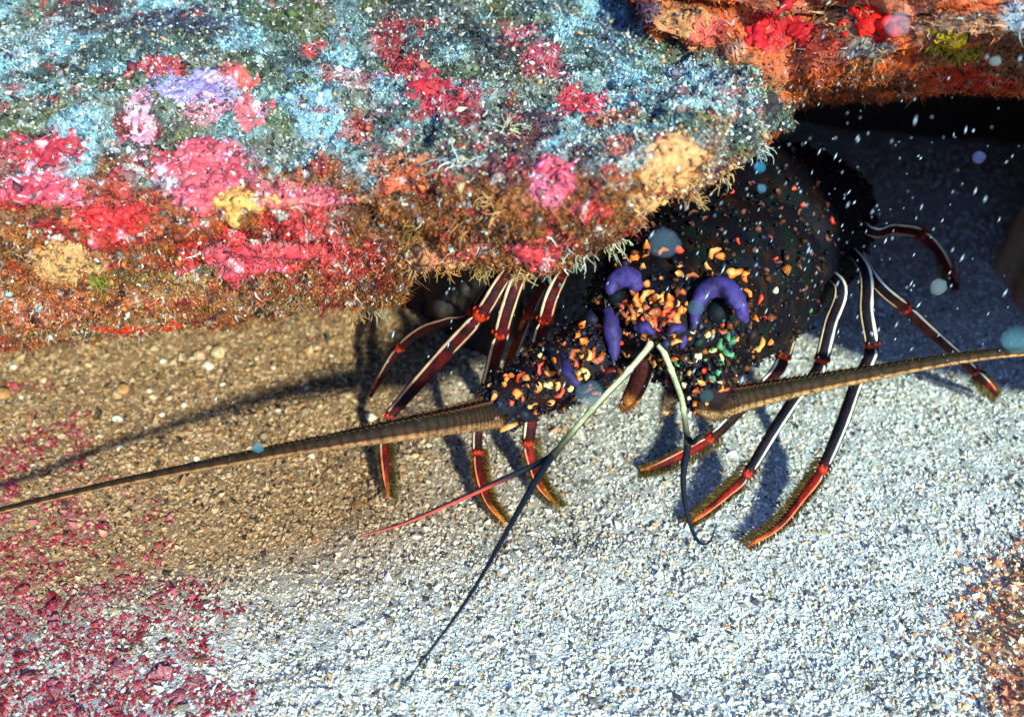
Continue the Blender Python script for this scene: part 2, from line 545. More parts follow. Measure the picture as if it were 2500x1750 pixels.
blobs1 = [
    (680, 40, 120, 45, (66, 74, 24), .8), (860, 60, 60, 60, (110, 140, 140), .6), (430, 60, 160, 40, (50, 44, 66), .8), (230, 40, 120, 40, (56, 34, 40), .8),
    (60, 90, 90, 50, (150, 164, 166), .5), (1050, 60, 140, 60, (44, 50, 44), .7), (330, 120, 160, 50, (70, 82, 78), .6),
    (400, 175, 90, 26, (190, 60, 66), .9), (480, 225, 110, 40, LILAC, .9), (345, 285, 45, 60, ROSE, .85), (590, 200, 46, 40, (230, 120, 110), .9),
    (610, 270, 46, 40, ROSE, .8), (500, 280, 60, 40, (216, 130, 140), .8), (760, 250, 90, 50, (140, 170, 186), .6), (300, 300, 40, 40, (120, 18, 20), .9),
    (760, 120, 40, 30, RED, .8), (950, 110, 50, 60, (150, 20, 30), .8), (980, 150, 60, 30, RED, .7), (1060, 220, 80, 36, (196, 50, 60), .85), (860, 200, 60, 40, (206, 110, 100), .5),
    (870, 300, 50, 30, (176, 50, 30), .7), (1140, 260, 40, 50, (150, 24, 30), .8), (1270, 80, 40, 40, (220, 90, 100), .7), (1330, 150, 60, 40, (196, 60, 80), .7),
    (1430, 225, 60, 30, (216, 60, 70), .85), (1300, 280, 70, 50, (70, 24, 44), .8), (1490, 280, 60, 40, (190, 80, 40), .7), (1270, 330, 60, 60, (100, 40, 30), .7),
    (90, 330, 130, 40, (190, 50, 60), .8), (90, 430, 110, 60, PINK, .85), (60, 400, 40, 26, (230, 200, 220), .8), (250, 440, 60, 60, (170, 60, 40), .7),
    (470, 400, 110, 60, (230, 110, 120), .9), (540, 420, 60, 40, PINK, .9), (490, 480, 60, 70, PINK, .9), (390, 410, 46, 30, (240, 190, 200), .8), (570, 490, 70, 40, (226, 160, 84), .85),
    (260, 545, 120, 60, (206, 50, 50), .85), (330, 560, 70, 60, (196, 46, 36), .8), (450, 570, 110, 60, (150, 70, 24), .8), (700, 470, 90, 40, (230, 110, 110), .8), (800, 470, 70, 40, PINK, .7),
    (560, 640, 90, 46, PINK, .95), (640, 640, 90, 46, (236, 90, 104), .95), (780, 590, 90, 60, (206, 70, 70), .7), (840, 660, 70, 50, (196, 60, 60), .7), (870, 560, 60, 50, (90, 50, 30), .8),
    (60, 540, 120, 40, (130, 90, 50), .7), (60, 620, 90, 50, (150, 96, 40), .7), (170, 650, 90, 50, TAN, .9), (225, 660, 24, 60, OLIVE, .7), (330, 680, 70, 40, (120, 90, 40), .7), (120, 740, 130, 40, (196, 100, 66), .7),
    (400, 720, 90, 30, (176, 120, 70), .7), (480, 690, 60, 30, (176, 130, 84), .8), (250, 790, 300, 26, (150, 110, 70), .8), (700, 760, 160, 30, (140, 100, 62), .7),
    (1000, 400, 90, 50, ORANGE, .6), (970, 440, 60, 40, (220, 90, 60), .5), (1130, 380, 80, 40, (70, 70, 50), .8), (1230, 400, 60, 50, (110, 40, 40), .8), (1370, 430, 60, 50, (236, 96, 120), .95), (1340, 470, 46, 30, (236, 110, 130), .9),
    (1440, 510, 46, 26, (220, 60, 60), .8), (1300, 620, 60, 36, (230, 80, 90), .85), (1040, 640, 90, 20, (206, 130, 90), .9), (1130, 620, 60, 16, (220, 100, 90), .7), (1360, 580, 50, 26, (200, 60, 50), .7),
    (1640, 390, 90, 46, TAN, .95), (1660, 440, 80, 46, (206, 150, 100), .95), (1590, 490, 60, 30, TAN, .8), (1540, 370, 50, 50, (150, 150, 140), .8), (1510, 350, 40, 40, (200, 70, 40), .6),
    (1690, 180, 110, 60, (120, 136, 146), .6), (1720, 260, 90, 40, (150, 164, 160), .6), (1600, 230, 40, 60, (70, 84, 90), .6), (1760, 300, 60, 40, (170, 120, 60), .7), (1500, 60, 60, 80, (64, 66, 90), .6),
]
col1 = blobcol(a, b, base, blobs1, fbm(P, 75, 4, 12.3))
# small ragged specks of crimson, pale grit and dark holes
sp = fbm(P, 210, 3, 21.0)
m = sstep(0.57, 0.68, sp)[..., None] * sstep(0.45, 0.65, fbm(P, 40, 2, 30.0))[..., None] * .8
col1 = col1 * (1 - m) + lin((164, 40, 44)) * m
sp = fbm(P, 320, 2, 41.0)
m = sstep(0.68, 0.72, sp)[..., None] * 0.5
col1 = col1 * (1 - m) + lin((214, 214, 204)) * m
sp = fbm(P, 260, 2, 51.0)
m = sstep(0.62, 0.70, sp)[..., None] * 0.75
col1 = col1 * (1 - m) + lin((26, 22, 24)) * m
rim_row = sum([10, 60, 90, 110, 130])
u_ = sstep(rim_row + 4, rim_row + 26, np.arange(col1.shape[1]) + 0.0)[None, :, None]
col1 = col1 * (1 - u_) + lin((54, 40, 36)) * (.5 + fbm(P, 200, 3, 3.0)[..., None]) * u_      # hollow's shade put into the rock colour behind the rim
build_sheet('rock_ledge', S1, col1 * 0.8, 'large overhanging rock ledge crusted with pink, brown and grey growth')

# ---- rear overhang (upper right)
def c2(px, rpy, rY, dy=70):
    return (px, [(-160, rY + .07), (rpy * .45 - 70, rY + .012), (rpy - 45, rY - .008), (rpy, rY), (rpy + dy, rY + .085)])
cols2 = [c2(1440, -60, .57, 30), c2(1540, 15, .53, 30), c2(1600, 95, .51, 30), c2(1700, 125, .50, 30), c2(1785, 160, .49, 30), c2(1815, 285, .475, 25), c2(1850, 318, .47, 25), c2(1885, 285, .48, 30),
         c2(1920, 222, .49, 40), c2(1970, 190, .485, 50), c2(2118, 165, .46, 75), c2(2327, 110, .44, 120), c2(2500, 95, .43, 145), c2(2850, 70, .42, 170), c2(3500, 60, .42, 190), c2(4600, 50, .42, 190)]
def back2(ctrl):
    top = ctrl[0].copy(); top[:, 1] = 1.25; top[:, 2] = 0.34
    r = ctrl[-1]
    def pt(dy, dz):
        q = r.copy(); q[:, 1] += dy; q[:, 2] += dz
        return q
    return [top] + ctrl + [pt(.05, .015), pt(.14, .02), pt(.4, .0)]
S2 = sheet(cols2, 430, [6, 40, 60, 50, 50, 16, 16, 8], [(13, .016, 2), (36, .009, 2), (95, .0046, 2), (240, .0034, 2)], 17.0, back2)
P, N, a, b, _ = S2
fine = fbm(P, 420, 2, 1.1)
mixr = sstep(0.38, 0.62, fbm(P, 60, 3, 6.1))[..., None]
base = (lin((210, 90, 34)) * mixr + lin((150, 90, 50)) * (1 - mixr)) * (0.5 + 0.9 * fine[..., None])
blobs2 = [(1900, 70, 90, 60, (190, 24, 30), .9), (1720, 90, 80, 40, (216, 80, 66), .8), (1640, 60, 60, 40, (200, 130, 80), .8), (2000, 120, 90, 40, (170, 50, 30), .8), (1950, 160, 90, 40, (180, 80, 40), .8),
          (1800, 120, 40, 26, (216, 150, 120), .8), (2200, 40, 120, 50, (186, 110, 80), .7), (2350, 60, 160, 40, (170, 120, 80), .8), (2120, 120, 60, 30, (150, 140, 120), .8), (2330, 140, 80, 30, (150, 130, 20), .9),
          (2250, 180, 90, 30, (196, 70, 24), .8), (2400, 190, 100, 26, (190, 40, 20), .8), (2150, 200, 90, 40, (130, 66, 30), .8), (2450, 120, 60, 40, (120, 70, 40), .8), (2480, 40, 50, 40, (150, 170, 176), .8), (1560, 20, 60, 60, (60, 40, 70), .8)]
col2 = blobcol(a, b, base, blobs2, fbm(P, 70, 4, 12.3))
sp = fbm(P, 260, 2, 51.0)
m = sstep(0.60, 0.70, sp)[..., None] * 0.75
col2 = col2 * (1 - m) + lin((30, 20, 20)) * m
col2 = np.clip(col2 * 1.25, 0, .9)
build_sheet('rock_overhang', S2, col2 * 0.75, 'rear rock overhang crusted red and orange above the dark hollow')

# ---- the cave's back wall
nx_, nz_ = 150, 60
X, Z = np.meshgrid(np.linspace(-0.9, 1.1, nx_), np.linspace(-0.03, 0.36, nz_), indexing='ij')
Yw = 0.90 - 0.12 * (Z / 0.36) + 0.05 * np.cos(X * 4.0)
P = np.stack([X, Yw, Z], -1)
P[..., 1] += 0.10 * (fbm(P, 7, 3, 3.3) - 0.5) + 0.02 * (fbm(P, 40, 3, 1.3) - 0.5)
ii = np.arange(nx_ * nz_).reshape(nx_, nz_)
Fq = np.stack([ii[:-1, :-1], ii[1:, :-1], ii[1:, 1:], ii[:-1, 1:]], -1).reshape(-1, 4)
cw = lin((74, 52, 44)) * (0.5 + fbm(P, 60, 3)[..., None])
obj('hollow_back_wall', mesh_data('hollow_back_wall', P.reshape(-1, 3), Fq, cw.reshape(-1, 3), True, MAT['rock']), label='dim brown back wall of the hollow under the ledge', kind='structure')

# ---- side rock at the right edge
nx_, ny_ = 150, 170
X, Y = np.meshgrid(np.linspace(0.16, 0.75, nx_), np.linspace(-0.05, 0.95, ny_), indexing='ij')
Pn = np.stack([X, Y, 0 * X], -1)
foot = np.interp(Y, [-0.05, .20, .27, .33, .37, .42, .52, .60, .66, .75, .95], [.235, .205, .186, .190, .225, .30, .325, .318, .325, .40, .5])
foot = foot + 0.025 * (fbm(Pn, 22, 3, 2.2) - 0.5)
wide = np.interp(Y, [.40, .47], [.25, .10])
tall = np.interp(Y, [-.05, .16, .27, .33, .40, .47, .55, .95], [.002, .003, .004, .004, .004, .10, .24, .30])  # rear part raised out of view to shut sky light from the hollow
t = np.clip((X - foot) / wide, -0.2, 1)
Z = np.where(t > 0, tall * (1 - (1 - np.clip(t, 0, 1)) ** 2.2), t * 0.06 - 0.004)
Z = Z + sstep(0, 0.3, t) * (0.03 * sstep(.36, .5, Y) * (fbm(Pn, 20, 3, 7.0) - 0.5)) + sstep(0, .05, t) * (0.005 * (fbm(Pn, 70, 3, 5.0) - 0.5) + 0.004 * (fbm(Pn, 240, 2, 5.0) - 0.5))
Z = Z + sstep(0, .05, t) * .004 * (fbm(Pn, 400, 2, 5.0) - .5)
Z = Z + .004 * sstep(0, .16, t)
P = np.stack([X, Y, Z], -1)
ii = np.arange(nx_ * ny_).reshape(nx_, ny_)
Fq = np.stack([ii[:-1, :-1], ii[1:, :-1], ii[1:, 1:], ii[:-1, 1:]], -1).reshape(-1, 4)
kk = sstep(.4, .6, fbm(P, 50, 3, 2.0))[..., None]
cw = (lin((206, 160, 116)) * kk + lin((190, 120, 84)) * (1 - kk)) * (0.6 + 0.8 * fbm(P, 300, 2)[..., None])
obj('side_rock', mesh_data('side_rock', P.reshape(-1, 3), Fq, cw.reshape(-1, 3), True, MAT['rock']), label='brown rock rising from the sand at the right edge', kind='structure')

rs = np.random.default_rng(31)
Pf = P.reshape(-1, 3)
idx = rs.choice(np.where((Pf[:, 0] < .30) & (Pf[:, 1] > .18) & (Pf[:, 1] < .80))[0], 30000)
okp = Pf[idx]; okp = okp[(okp[:, 2] > -.006)] + 0
okp[:, :2] += rs.uniform(-.003, .003, (len(okp), 2))
okp[:, 0] -= np.abs(rs.normal(0, .011, len(okp))) * (rs.random(len(okp)) < .5)
okp[:, 2] = np.maximum(okp[:, 2] * (okp[:, 2] > 0), sand_h(okp[:, 0], okp[:, 1]) + .0004)
pal = lin([(226, 176, 126), (206, 146, 100), (230, 206, 176), (180, 100, 66), (190, 186, 170), (216, 120, 84), (130, 94, 70)])
sz_ = rs.lognormal(math.log(.0009), .4, len(okp))
Vg, Fg, Cg = grains(okp + np.array([0, 0, .0002]), sz_, pal[rs.integers(0, 7, len(okp))], rs)
obj('rubble_grit', mesh_data('rubble_grit', Vg, Fg, Cg, False, MAT['grain']), label='brown grit and shell crumbs covering the rock at the right edge', cat='grit', kind='stuff')

# ---- unseen slab right of the frame, added to keep sun out of the hollow
edge_ = np.array([(.42, .80, -.01), (.35, .60, -.01), (.327, .47, .015), (.325, .44, .03), (.317, .37, .08), (.309, .30, .13), (.301, .25, .18), (.289, .19, .225), (.284, .165, .245)])
E = catmull(edge_, 12)
rows_ = [(.17, .02, .225), (.07, .01, .095), (0, 0, 0), (-.004, .005, .04), (.02, .01, .085), (.17, .02, .255)]
wd_ = np.interp(E[:, 1], [.18, .30], [.30, 1.0])          # a narrow spur towards the front, broad at its root
C_ = [E + np.stack([r_[0] * wd_, r_[1] + 0 * wd_, np.where(wd_ < 1, .10 * (k in (0, 5)) * 0 + r_[2] * (wd_ if k in (0, 1, 5) else 1) + (.085 * (1 - wd_) if k == 5 else 0), r_[2])], -1) for k, r_ in enumerate(rows_)]
C_ = np.stack(C_, 1)
P = np.stack([catmull(c_, 8) for c_ in C_], 0)
P = P + (np.stack([fbm(P, 26, 3, 1.0), fbm(P, 26, 3, 11.0), fbm(P, 26, 3, 21.0)], -1) - .5) * .014
ii = np.arange(P.shape[0] * P.shape[1]).reshape(P.shape[:2])
Fq = np.stack([ii[:-1, :-1], ii[1:, :-1], ii[1:, 1:], ii[:-1, 1:]], -1).reshape(-1, 4)
kk = sstep(.4, .6, fbm(P, 50, 3, 2.0))[..., None]
cw = (lin((150, 110, 84)) * kk + lin((130, 64, 50)) * (1 - kk))
obj('shade_slab', mesh_data('shade_slab', P.reshape(-1, 3), Fq, cw.reshape(-1, 3), True, MAT['rock']), label='unseen leaning rock slab added to shade the hollow from the right', kind='structure')

# ---- ring of reef out of view, added to cut low sky light
na, nr = 160, 14
A_, R_ = np.meshgrid(np.linspace(0, 2 * np.pi, na), np.linspace(0, 1, nr), indexing='ij')
sun_a = math.atan2(-1.0, SUN_AZ)
da = np.abs((A_ - sun_a + np.pi) % (2 * np.pi) - np.pi)
hr = 0.86 - 0.30 * np.exp(-(da / 0.35) ** 2)
rad = 1.7 + 1.2 * R_
P = np.stack([rad * np.cos(A_), rad * np.sin(A_), hr * sstep(0, .75, R_) - .02], -1)
nz = fbm(np.stack([np.cos(A_), np.sin(A_), R_], -1), 4, 4, 3.0) - .5
P[..., 2] += nz * .16 * R_
P[..., :2] *= (1 + .12 * nz)[..., None]
ii = np.arange(na * nr).reshape(na, nr)
Fq = np.stack([ii[:-1, :-1], ii[1:, :-1], ii[1:, 1:], ii[:-1, 1:]], -1).reshape(-1, 4)
cw = lin((104, 96, 78)) * (.5 + fbm(P, 9, 3)[..., None])
obj('sky_screen_reef', mesh_data('sky_screen_reef', P.reshape(-1, 3), Fq, cw.reshape(-1, 3), True, MAT['rock']), label='unseen ring of reef added to screen off low sky light', kind='structure')

# ------------------------------------------------------------------ growth on the rocks
def sample_sheet(S, colr, n, rng, i_lo, i_hi, keep=None):
    P, N, a, b, _ = S
    nu, nv = P.shape[:2]
    A = np.linalg.norm(np.cross(P[1:, :-1] - P[:-1, :-1], P[:-1, 1:] - P[:-1, :-1]), axis=-1)
    vis = ((a > -120) & (a < 2620) & (b > -60))[:-1, :-1]
    rowm = np.zeros(nv - 1); rowm[i_lo:i_hi] = 1
    A = A * vis * rowm[None]
    if keep is not None: A = A * keep[:-1, :-1]
    p = A.ravel() / A.sum()
    idx = rng.choice(len(p), n, p=p)
    i, j = np.unravel_index(idx, A.shape)
    u, v = rng.random(n)[:, None], rng.random(n)[:, None]
    Q = P[i, j] * (1 - u) * (1 - v) + P[i + 1, j] * u * (1 - v) + P[i, j + 1] * (1 - u) * v + P[i + 1, j + 1] * u * v
    return Q, N[i, j], colr[i, j], a[i, j], b[i, j], i, j

rng = np.random.default_rng(21)
# crusts are smooth: keep the turf thin where the pink crusts and sponges lie
CRUSTS = [
    # cx, cy, rx, ry, colour, thickness mm, name, label, sheet, category
    (470, 398, 100, 52, (228, 104, 118), 1.6, 'coralline_crust', 'large pink coralline crust with pale blotches at the middle left of the ledge', 1, 'coralline crust'),
    (500, 475, 46, 66, (232, 112, 124), 1.5, 'coralline_crust', 'narrow pink crust running down beside the yellow sponge', 1, 'coralline crust'),
    (92, 440, 95, 55, (226, 96, 112), 1.6, 'coralline_crust', 'pink and white crust near the left edge of the ledge', 1, 'coralline crust'),
    (90, 335, 110, 34, (200, 60, 76), 1.3, 'coralline_crust', 'crimson crust at the left edge above the pink and white one', 1, 'coralline crust'),
    (600, 640, 125, 44, (236, 92, 108), 1.8, 'coralline_crust', 'long bright pink crust low on the left lobe of the ledge', 1, 'coralline crust'),
    (270, 545, 110, 46, (208, 56, 56), 1.5, 'coralline_crust', 'broad red crust left of centre on the left lobe', 1, 'coralline crust'),
    (345, 290, 38, 56, (220, 150, 170), 1.2, 'coralline_crust', 'pale rose crust with lilac edge on the upper left of the ledge', 1, 'coralline crust'),
    (480, 222, 90, 34, (172, 150, 204), 1.2, 'coralline_crust', 'lilac blue crust high on the left of the ledge', 1, 'coralline crust'),
    (588, 198, 40, 34, (232, 124, 112), 1.5, 'coralline_crust', 'small salmon pink flap beside the lilac blue crust', 1, 'coralline crust'),
    (620, 275, 44, 44, (224, 130, 136), 1.3, 'coralline_crust', 'salmon crust with a bluish rim below the small flap', 1, 'coralline crust'),
    (1365, 432, 54, 46, (238, 98, 122), 1.8, 'coralline_crust', 'bright pink crust on the front of the brown centre lobe', 1, 'coralline crust'),
    (1300, 618, 46, 34, (232, 84, 92), 1.6, 'coralline_crust', 'small pink crust just above the rim over the lobster', 1, 'coralline crust'),
    (1060, 222, 74, 32, (198, 52, 64), 1.3, 'coralline_crust', 'crimson crust in the grey turf at the top centre', 1, 'coralline crust'),
    (1432, 226, 54, 26, (222, 66, 78), 1.4, 'coralline_crust', 'rose red crust in the grey turf right of top centre', 1, 'coralline crust'),
    (720, 478, 70, 30, (236, 130, 120), 1.4, 'coralline_crust', 'salmon pink crust right of the yellow sponge', 1, 'coralline crust'),
    (570, 500, 60, 38, (228, 164, 90), 3.0, 'encrusting_sponge', 'yellow buff lumpy sponge amid the pink crusts', 1, 'sponge'),
    (1655, 420, 84, 62, (214, 152, 98), 3.2, 'encrusting_sponge', 'large tan lumpy sponge at the right end of the ledge', 1, 'sponge'),
    (1590, 500, 44, 22, (210, 150, 100), 2.6, 'encrusting_sponge', 'small tan sponge below the large tan one at the rim', 1, 'sponge'),
    (170, 655, 80, 40, (208, 150, 98), 2.0, 'encrusting_sponge', 'flat tan sponge low at the left of the ledge', 1, 'sponge'),
    (330, 785, 150, 13, (236, 44, 14), 1.6, 'encrusting_sponge', 'thin vivid red sponge streak along the left underside of the ledge', 1, 'sponge'),
    (2125, 55, 74, 46, (250, 28, 10), 3.0, 'encrusting_sponge', 'vivid scarlet sponge on the rear overhang', 2, 'sponge'),
    (1900, 62, 78, 46, (196, 24, 34), 2.4, 'encrusting_sponge', 'dark crimson sponge left of the scarlet one on the rear overhang', 2, 'sponge'),
    (1850, 268, 40, 46, (232, 100, 20), 4.0, 'encrusting_sponge', 'bright orange sponge hanging at the end of the rear overhang', 2, 'sponge'),
    (2330, 108, 60, 26, (186, 156, 14), 2.6, 'encrusting_sponge', 'mustard yellow sponge under the lip of the rear overhang', 2, 'sponge'),
    (1665, 62, 44, 36, (212, 140, 84), 2.6, 'encrusting_sponge', 'small buff sponge at the left corner of the rear overhang', 2, 'sponge'),
]
def crust_mask(a, b, P, cx, cy, rx, ry, sd):
    d = np.sqrt(((a - cx) / rx) ** 2 + ((b - cy) / ry) ** 2) + (fbm(P, 85, 4, sd) - 0.5) * 2.6 + (fbm(P, 300, 3, sd + 4) - 0.5) * 1.5
    return d
keep1 = np.ones(S1[2].shape); keep2 = np.ones(S2[2].shape)
for n_, (cx, cy, rx, ry, colr, th, nm, lab, si, cat) in enumerate(CRUSTS):
    P, N, a, b, flip = S1 if si == 1 else S2
    d = crust_mask(a, b, P, cx, cy, rx, ry, 3.0 + n_)
    near = ((np.abs(a - cx) < rx * 2.2) & (np.abs(b - cy) < ry * 2.2))
    inside = (d < 1.0) & near & (fbm(P, 330, 2, 14.0 + n_) < 0.66)
    inside[:, sum([10, 60, 90, 110, 130, 10]) if si == 1 else sum([6, 40, 60, 50, 50]):] = False
    (keep1 if si == 1 else keep2)[inside] = 0.8
    q = inside[:-1, :-1] & inside[1:, :-1] & inside[1:, 1:] & inside[:-1, 1:]
    ii = np.arange(P.shape[0] * P.shape[1]).reshape(P.shape[:2])
    Fq = np.stack([ii[:-1, :-1], ii[1:, :-1], ii[1:, 1:], ii[:-1, 1:]], -1)[q]
    if len(Fq) == 0:
        continue
    if flip: Fq = Fq[:, ::-1]
    used = np.unique(Fq)
    # open edge of the patch
    e = np.concatenate([Fq[:, [k, (k + 1) % 4]] for k in range(4)])
    es = np.sort(e, 1)
    _, inv, cnt = np.unique(es, axis=0, return_inverse=True, return_counts=True)
    bd = e[cnt[inv.ravel()] == 1]
    Pf, Nf = P.reshape(-1, 3), N.reshape(-1, 3)
    df = d.ravel()[used]
    lump = fbm(Pf[used], 150, 3, 60.0 + n_)
    hgt = (0.0004 + th * 0.00036) * (0.35 + 0.65 * sstep(1.0, 0.55, df)) * (0.45 + 1.1 * lump)
    Vt = Pf[used] + Nf[used] * hgt[:, None]
    Vt = Vt + (Pf[used].mean(0) * 0)
    remap = {int(v): k for k, v in enumerate(used)}
    Ft = [tuple(remap[int(v)] for v in f) for f in Fq]
    # skirt down into the rock
    bv = np.unique(bd)
    sk = {int(v): len(used) + k for k, v in enumerate(bv)}
    Vs = Pf[bv] - Nf[bv] * 0.0012
    Ft += [(remap[int(y)], remap[int(x)], sk[int(x)], sk[int(y)]) for x, y in bd]
    Va = np.vstack([Vt, Vs])
    cc = np.broadcast_to(lin(colr) * (np.array([.86, .52, .46]) if cat != 'sponge' and colr[2] < 160 else np.array([.85, .8, .75])), (len(Va), 3)).copy()
    f1 = fbm(Va, 420, 3, 9.0 + n_)
    cc *= (0.35 + 1.25 * f1)[:, None]
    if cat != 'sponge':
        pale = sstep(0.62, 0.70, fbm(Va, 170, 3, 77.0 + n_))[:, None] * 0.75
        cc = cc * (1 - pale) + lin((226, 180, 190)) * pale
        deep = sstep(0.64, 0.72, fbm(Va, 190, 3, 97.0 + n_))[:, None] * 0.7
        cc = cc * (1 - deep) + lin((150, 30, 44)) * deep
    obj(nm, mesh_data(nm, Va, Ft, cc, True, MAT['crust' if cat != 'sponge' else 'sponge']), label=lab, cat=cat,
        group='coralline crusts on the ledge' if cat != 'sponge' else 'sponges on the rocks')

def turf_colours(c, rng, pale=0.16, dark=0.2):
    n = len(c)
    c = c * rng.uniform(0.55, 1.7, (n, 1)) * rng.uniform(0.85, 1.15, (n, 3))
    r = rng.random(n)
    pal = lin([(196, 182, 150), (180, 140, 96), (214, 214, 206), (150, 160, 150)])
    m = r < pale
    c[m] = pal[rng.integers(0, 4, m.sum())]
    m = r > 1 - dark
    c[m] = c[m] * 0.25
    return np.clip(c, 0, 0.9)

cut = sum([10, 60, 90, 110, 130, 18])
Q, Nn, cc, a, b, i, j = sample_sheet(S1, col1, 95000, rng, 8, cut, keep1)
frontness = sstep(380, 480, b)
Lh = rng.uniform(0.0008, 0.0026, len(Q)) * (0.8 + 0.45 * frontness)
D = Nn + rng.normal(0, 0.55, Nn.shape)
Vb1 = blades(Q - Nn * 0.0002, D, Lh, rng.uniform(0.00014, 0.00042, len(Q)), turf_colours(np.where(frontness[:, None] < .5, cc * 1.45 + lin((34, 42, 42)), cc * 1.15), rng, 0.10 - 0.07 * frontness, 0.25), rng, 1.5, 0.15)
Q, Nn, cc, a, b, i, j = sample_sheet(S2, col2, 22000, rng, 6, sum([6, 40, 60, 50, 50]), keep2)
Vb2 = blades(Q - Nn * 0.0002, Nn + rng.normal(0, 0.55, Nn.shape), rng.uniform(0.0010, 0.0028, len(Q)), rng.uniform(0.0002, 0.0006, len(Q)), turf_colours(cc, rng, 0.08), rng, 1.5, 0.2)
o = len(Vb1[0])
obj('algal_turf', mesh_data('algal_turf', np.vstack([Vb1[0], Vb2[0]]), np.vstack([Vb1[1], Vb2[1] + o]), np.vstack([Vb1[2], Vb2[2]]), True, MAT['turf']),
    label='fine curly algal turf matted over the rock faces', cat='turf', kind='stuff')
Q, Nn, cc, a, b, i, j = sample_sheet(S1, col1, 78000, rng, 8, cut, keep1)
s_ = rng.lognormal(math.log(0.00062), 0.45, len(Q))
Vg, Fg, Cg = grains(Q + Nn * (s_ * 0.4)[:, None], s_, turf_colours(cc * 1.1, rng, 0.14 - 0.09 * sstep(380, 480, b), 0.22), rng)
obj('turf_grit', mesh_data('turf_grit', Vg, Fg, Cg, True, MAT['granule']), label='rounded crumbs and grit matted into the turf on the ledge', cat='grit', kind='stuff')

# longer algae tufts hanging along the rim, each a thing of its own
def tuft(px, py, n, ln, colr, label, spread=0.9, droop=0.8, r=1.0, sheet_=S1):
    P, N, a, b, _ = sheet_
    d = (a - px) ** 2 + (b - py) ** 2
    d[:, sum([10, 60, 90, 110, 130, 22]):] = 1e9
    i, j = np.unravel_index(np.argmin(d), d.shape)
    root, nn = P[i, j], N[i, j]
    parts = []
    for q in range(n):
        dirv = nn * 0.8 + np.array(random_vec()) * spread
        dirv /= np.linalg.norm(dirv)
        p = root + np.array(random_vec()) * 0.0035 * r - nn * 0.001
        L = ln * random.uniform(0.45, 1.1)
        pts = [p]
        for s in range(5):
            dirv = dirv + np.array(random_vec()) * 0.45 + np.array([0, 0, -droop * 0.22])
            dirv /= np.linalg.norm(dirv)
            pts.append(pts[-1] + dirv * L / 5)
        rad = random.uniform(0.00022, 0.00042) * r
        Vv, Ff = tube(catmull(pts, 2), np.linspace(rad, rad * 0.45, 11), 4)
        k = random.uniform(0.6, 1.35)
        parts.append((Vv - root, Ff, lin(colr) * k))
        if random.random() < 0.7:
            b0 = pts[random.randint(2, 4)]
            e = [b0, b0 + np.array(random_vec()) * L * 0.16, b0 + np.array(random_vec()) * L * 0.25 + dirv * L * 0.15]
            Vv, Ff = tube(np.array(e), [rad * .8, rad * .7, rad * .4], 4)
            parts.append((Vv - root, Ff, lin(colr) * k))
    Vv, Ff, Cc = join(parts)
    obj('seaweed_tuft', mesh_data('seaweed_tuft', Vv, Ff, Cc, True, MAT['turf']), label=label, cat='seaweed', group='seaweed tufts along the ledge rim', loc=root)
def random_vec():
    v = np.array([random.gauss(0, 1) for _ in range(3)])
    return v / np.linalg.norm(v)
TUFTS = [
    (910, 735, 34, .012, (206, 180, 136), 'pale curly seaweed tuft at the lower right corner of the left lobe'), (850, 745, 26, .012, (196, 140, 84), 'tan seaweed strands hanging from the rim left of the corner'),
    (800, 735, 20, .010, (150, 30, 26), 'dark red seaweed sprig on the rim of the left lobe'), (720, 745, 18, .010, (176, 110, 60), 'brown seaweed strands at the middle of the left rim'),
    (940, 690, 24, .010, (120, 20, 20), 'deep red seaweed tuft beside the dark notch'), (1010, 655, 26, .008, (196, 146, 92), 'tan seaweed fringe at the left end of the centre rim'),
    (1090, 650, 24, .008, (190, 130, 70), 'ochre seaweed fringe on the centre rim above the leg joint'), (1180, 665, 28, .009, (176, 140, 80), 'olive tan seaweed fringe above the paired legs'),
    (1260, 665, 26, .009, (196, 150, 90), 'sandy seaweed fringe at the lowest point of the centre rim'), (1340, 655, 24, .009, (170, 176, 160), 'grey seaweed tuft on the rim right of the pink crust'),
    (1430, 630, 26, .009, (190, 186, 160), 'pale grey seaweed tuft on the rim near the horn'), (1500, 585, 28, .010, (206, 196, 160), 'pale seaweed tuft on the slanting rim below the small sponge'),
    (1560, 545, 22, .008, (200, 140, 80), 'tan seaweed tuft on the slanting rim beside the small sponge'), (1690, 480, 26, .008, (196, 150, 100), 'tan seaweed tuft under the large tan sponge'),
    (1760, 420, 24, .008, (206, 170, 120), 'sandy seaweed tuft at the right tip of the large tan sponge'), (1850, 365, 26, .009, (176, 186, 176), 'grey green seaweed tuft at the far right end of the ledge'),
    (640, 770, 16, .009, (150, 90, 50), 'brown seaweed sprig right of the red streak'), (1240, 300, 24, .010, (196, 190, 150), 'pale seaweed sprig beside the dark hole in the top turf'),
    (1100, 395, 22, .010, (206, 206, 196), 'whitish seaweed sprig on the upper edge of the brown lobe'), (225, 680, 22, .012, (130, 140, 40), 'yellow green seaweed sprig hanging low at the left'),
    (1000, 560, 24, .008, (150, 110, 40), 'olive brown seaweed tuft left on the brown lobe'), (1130, 560, 26, .008, (176, 110, 50), 'orange brown seaweed tuft in the middle of the brown lobe'),
    (1210, 500, 24, .008, (206, 150, 90), 'buff seaweed tuft left of the bright pink crust'), (1440, 590, 22, .009, (186, 120, 60), 'ochre seaweed tuft right on the brown lobe'),
]
for T_ in TUFTS:
    tuft(*T_)

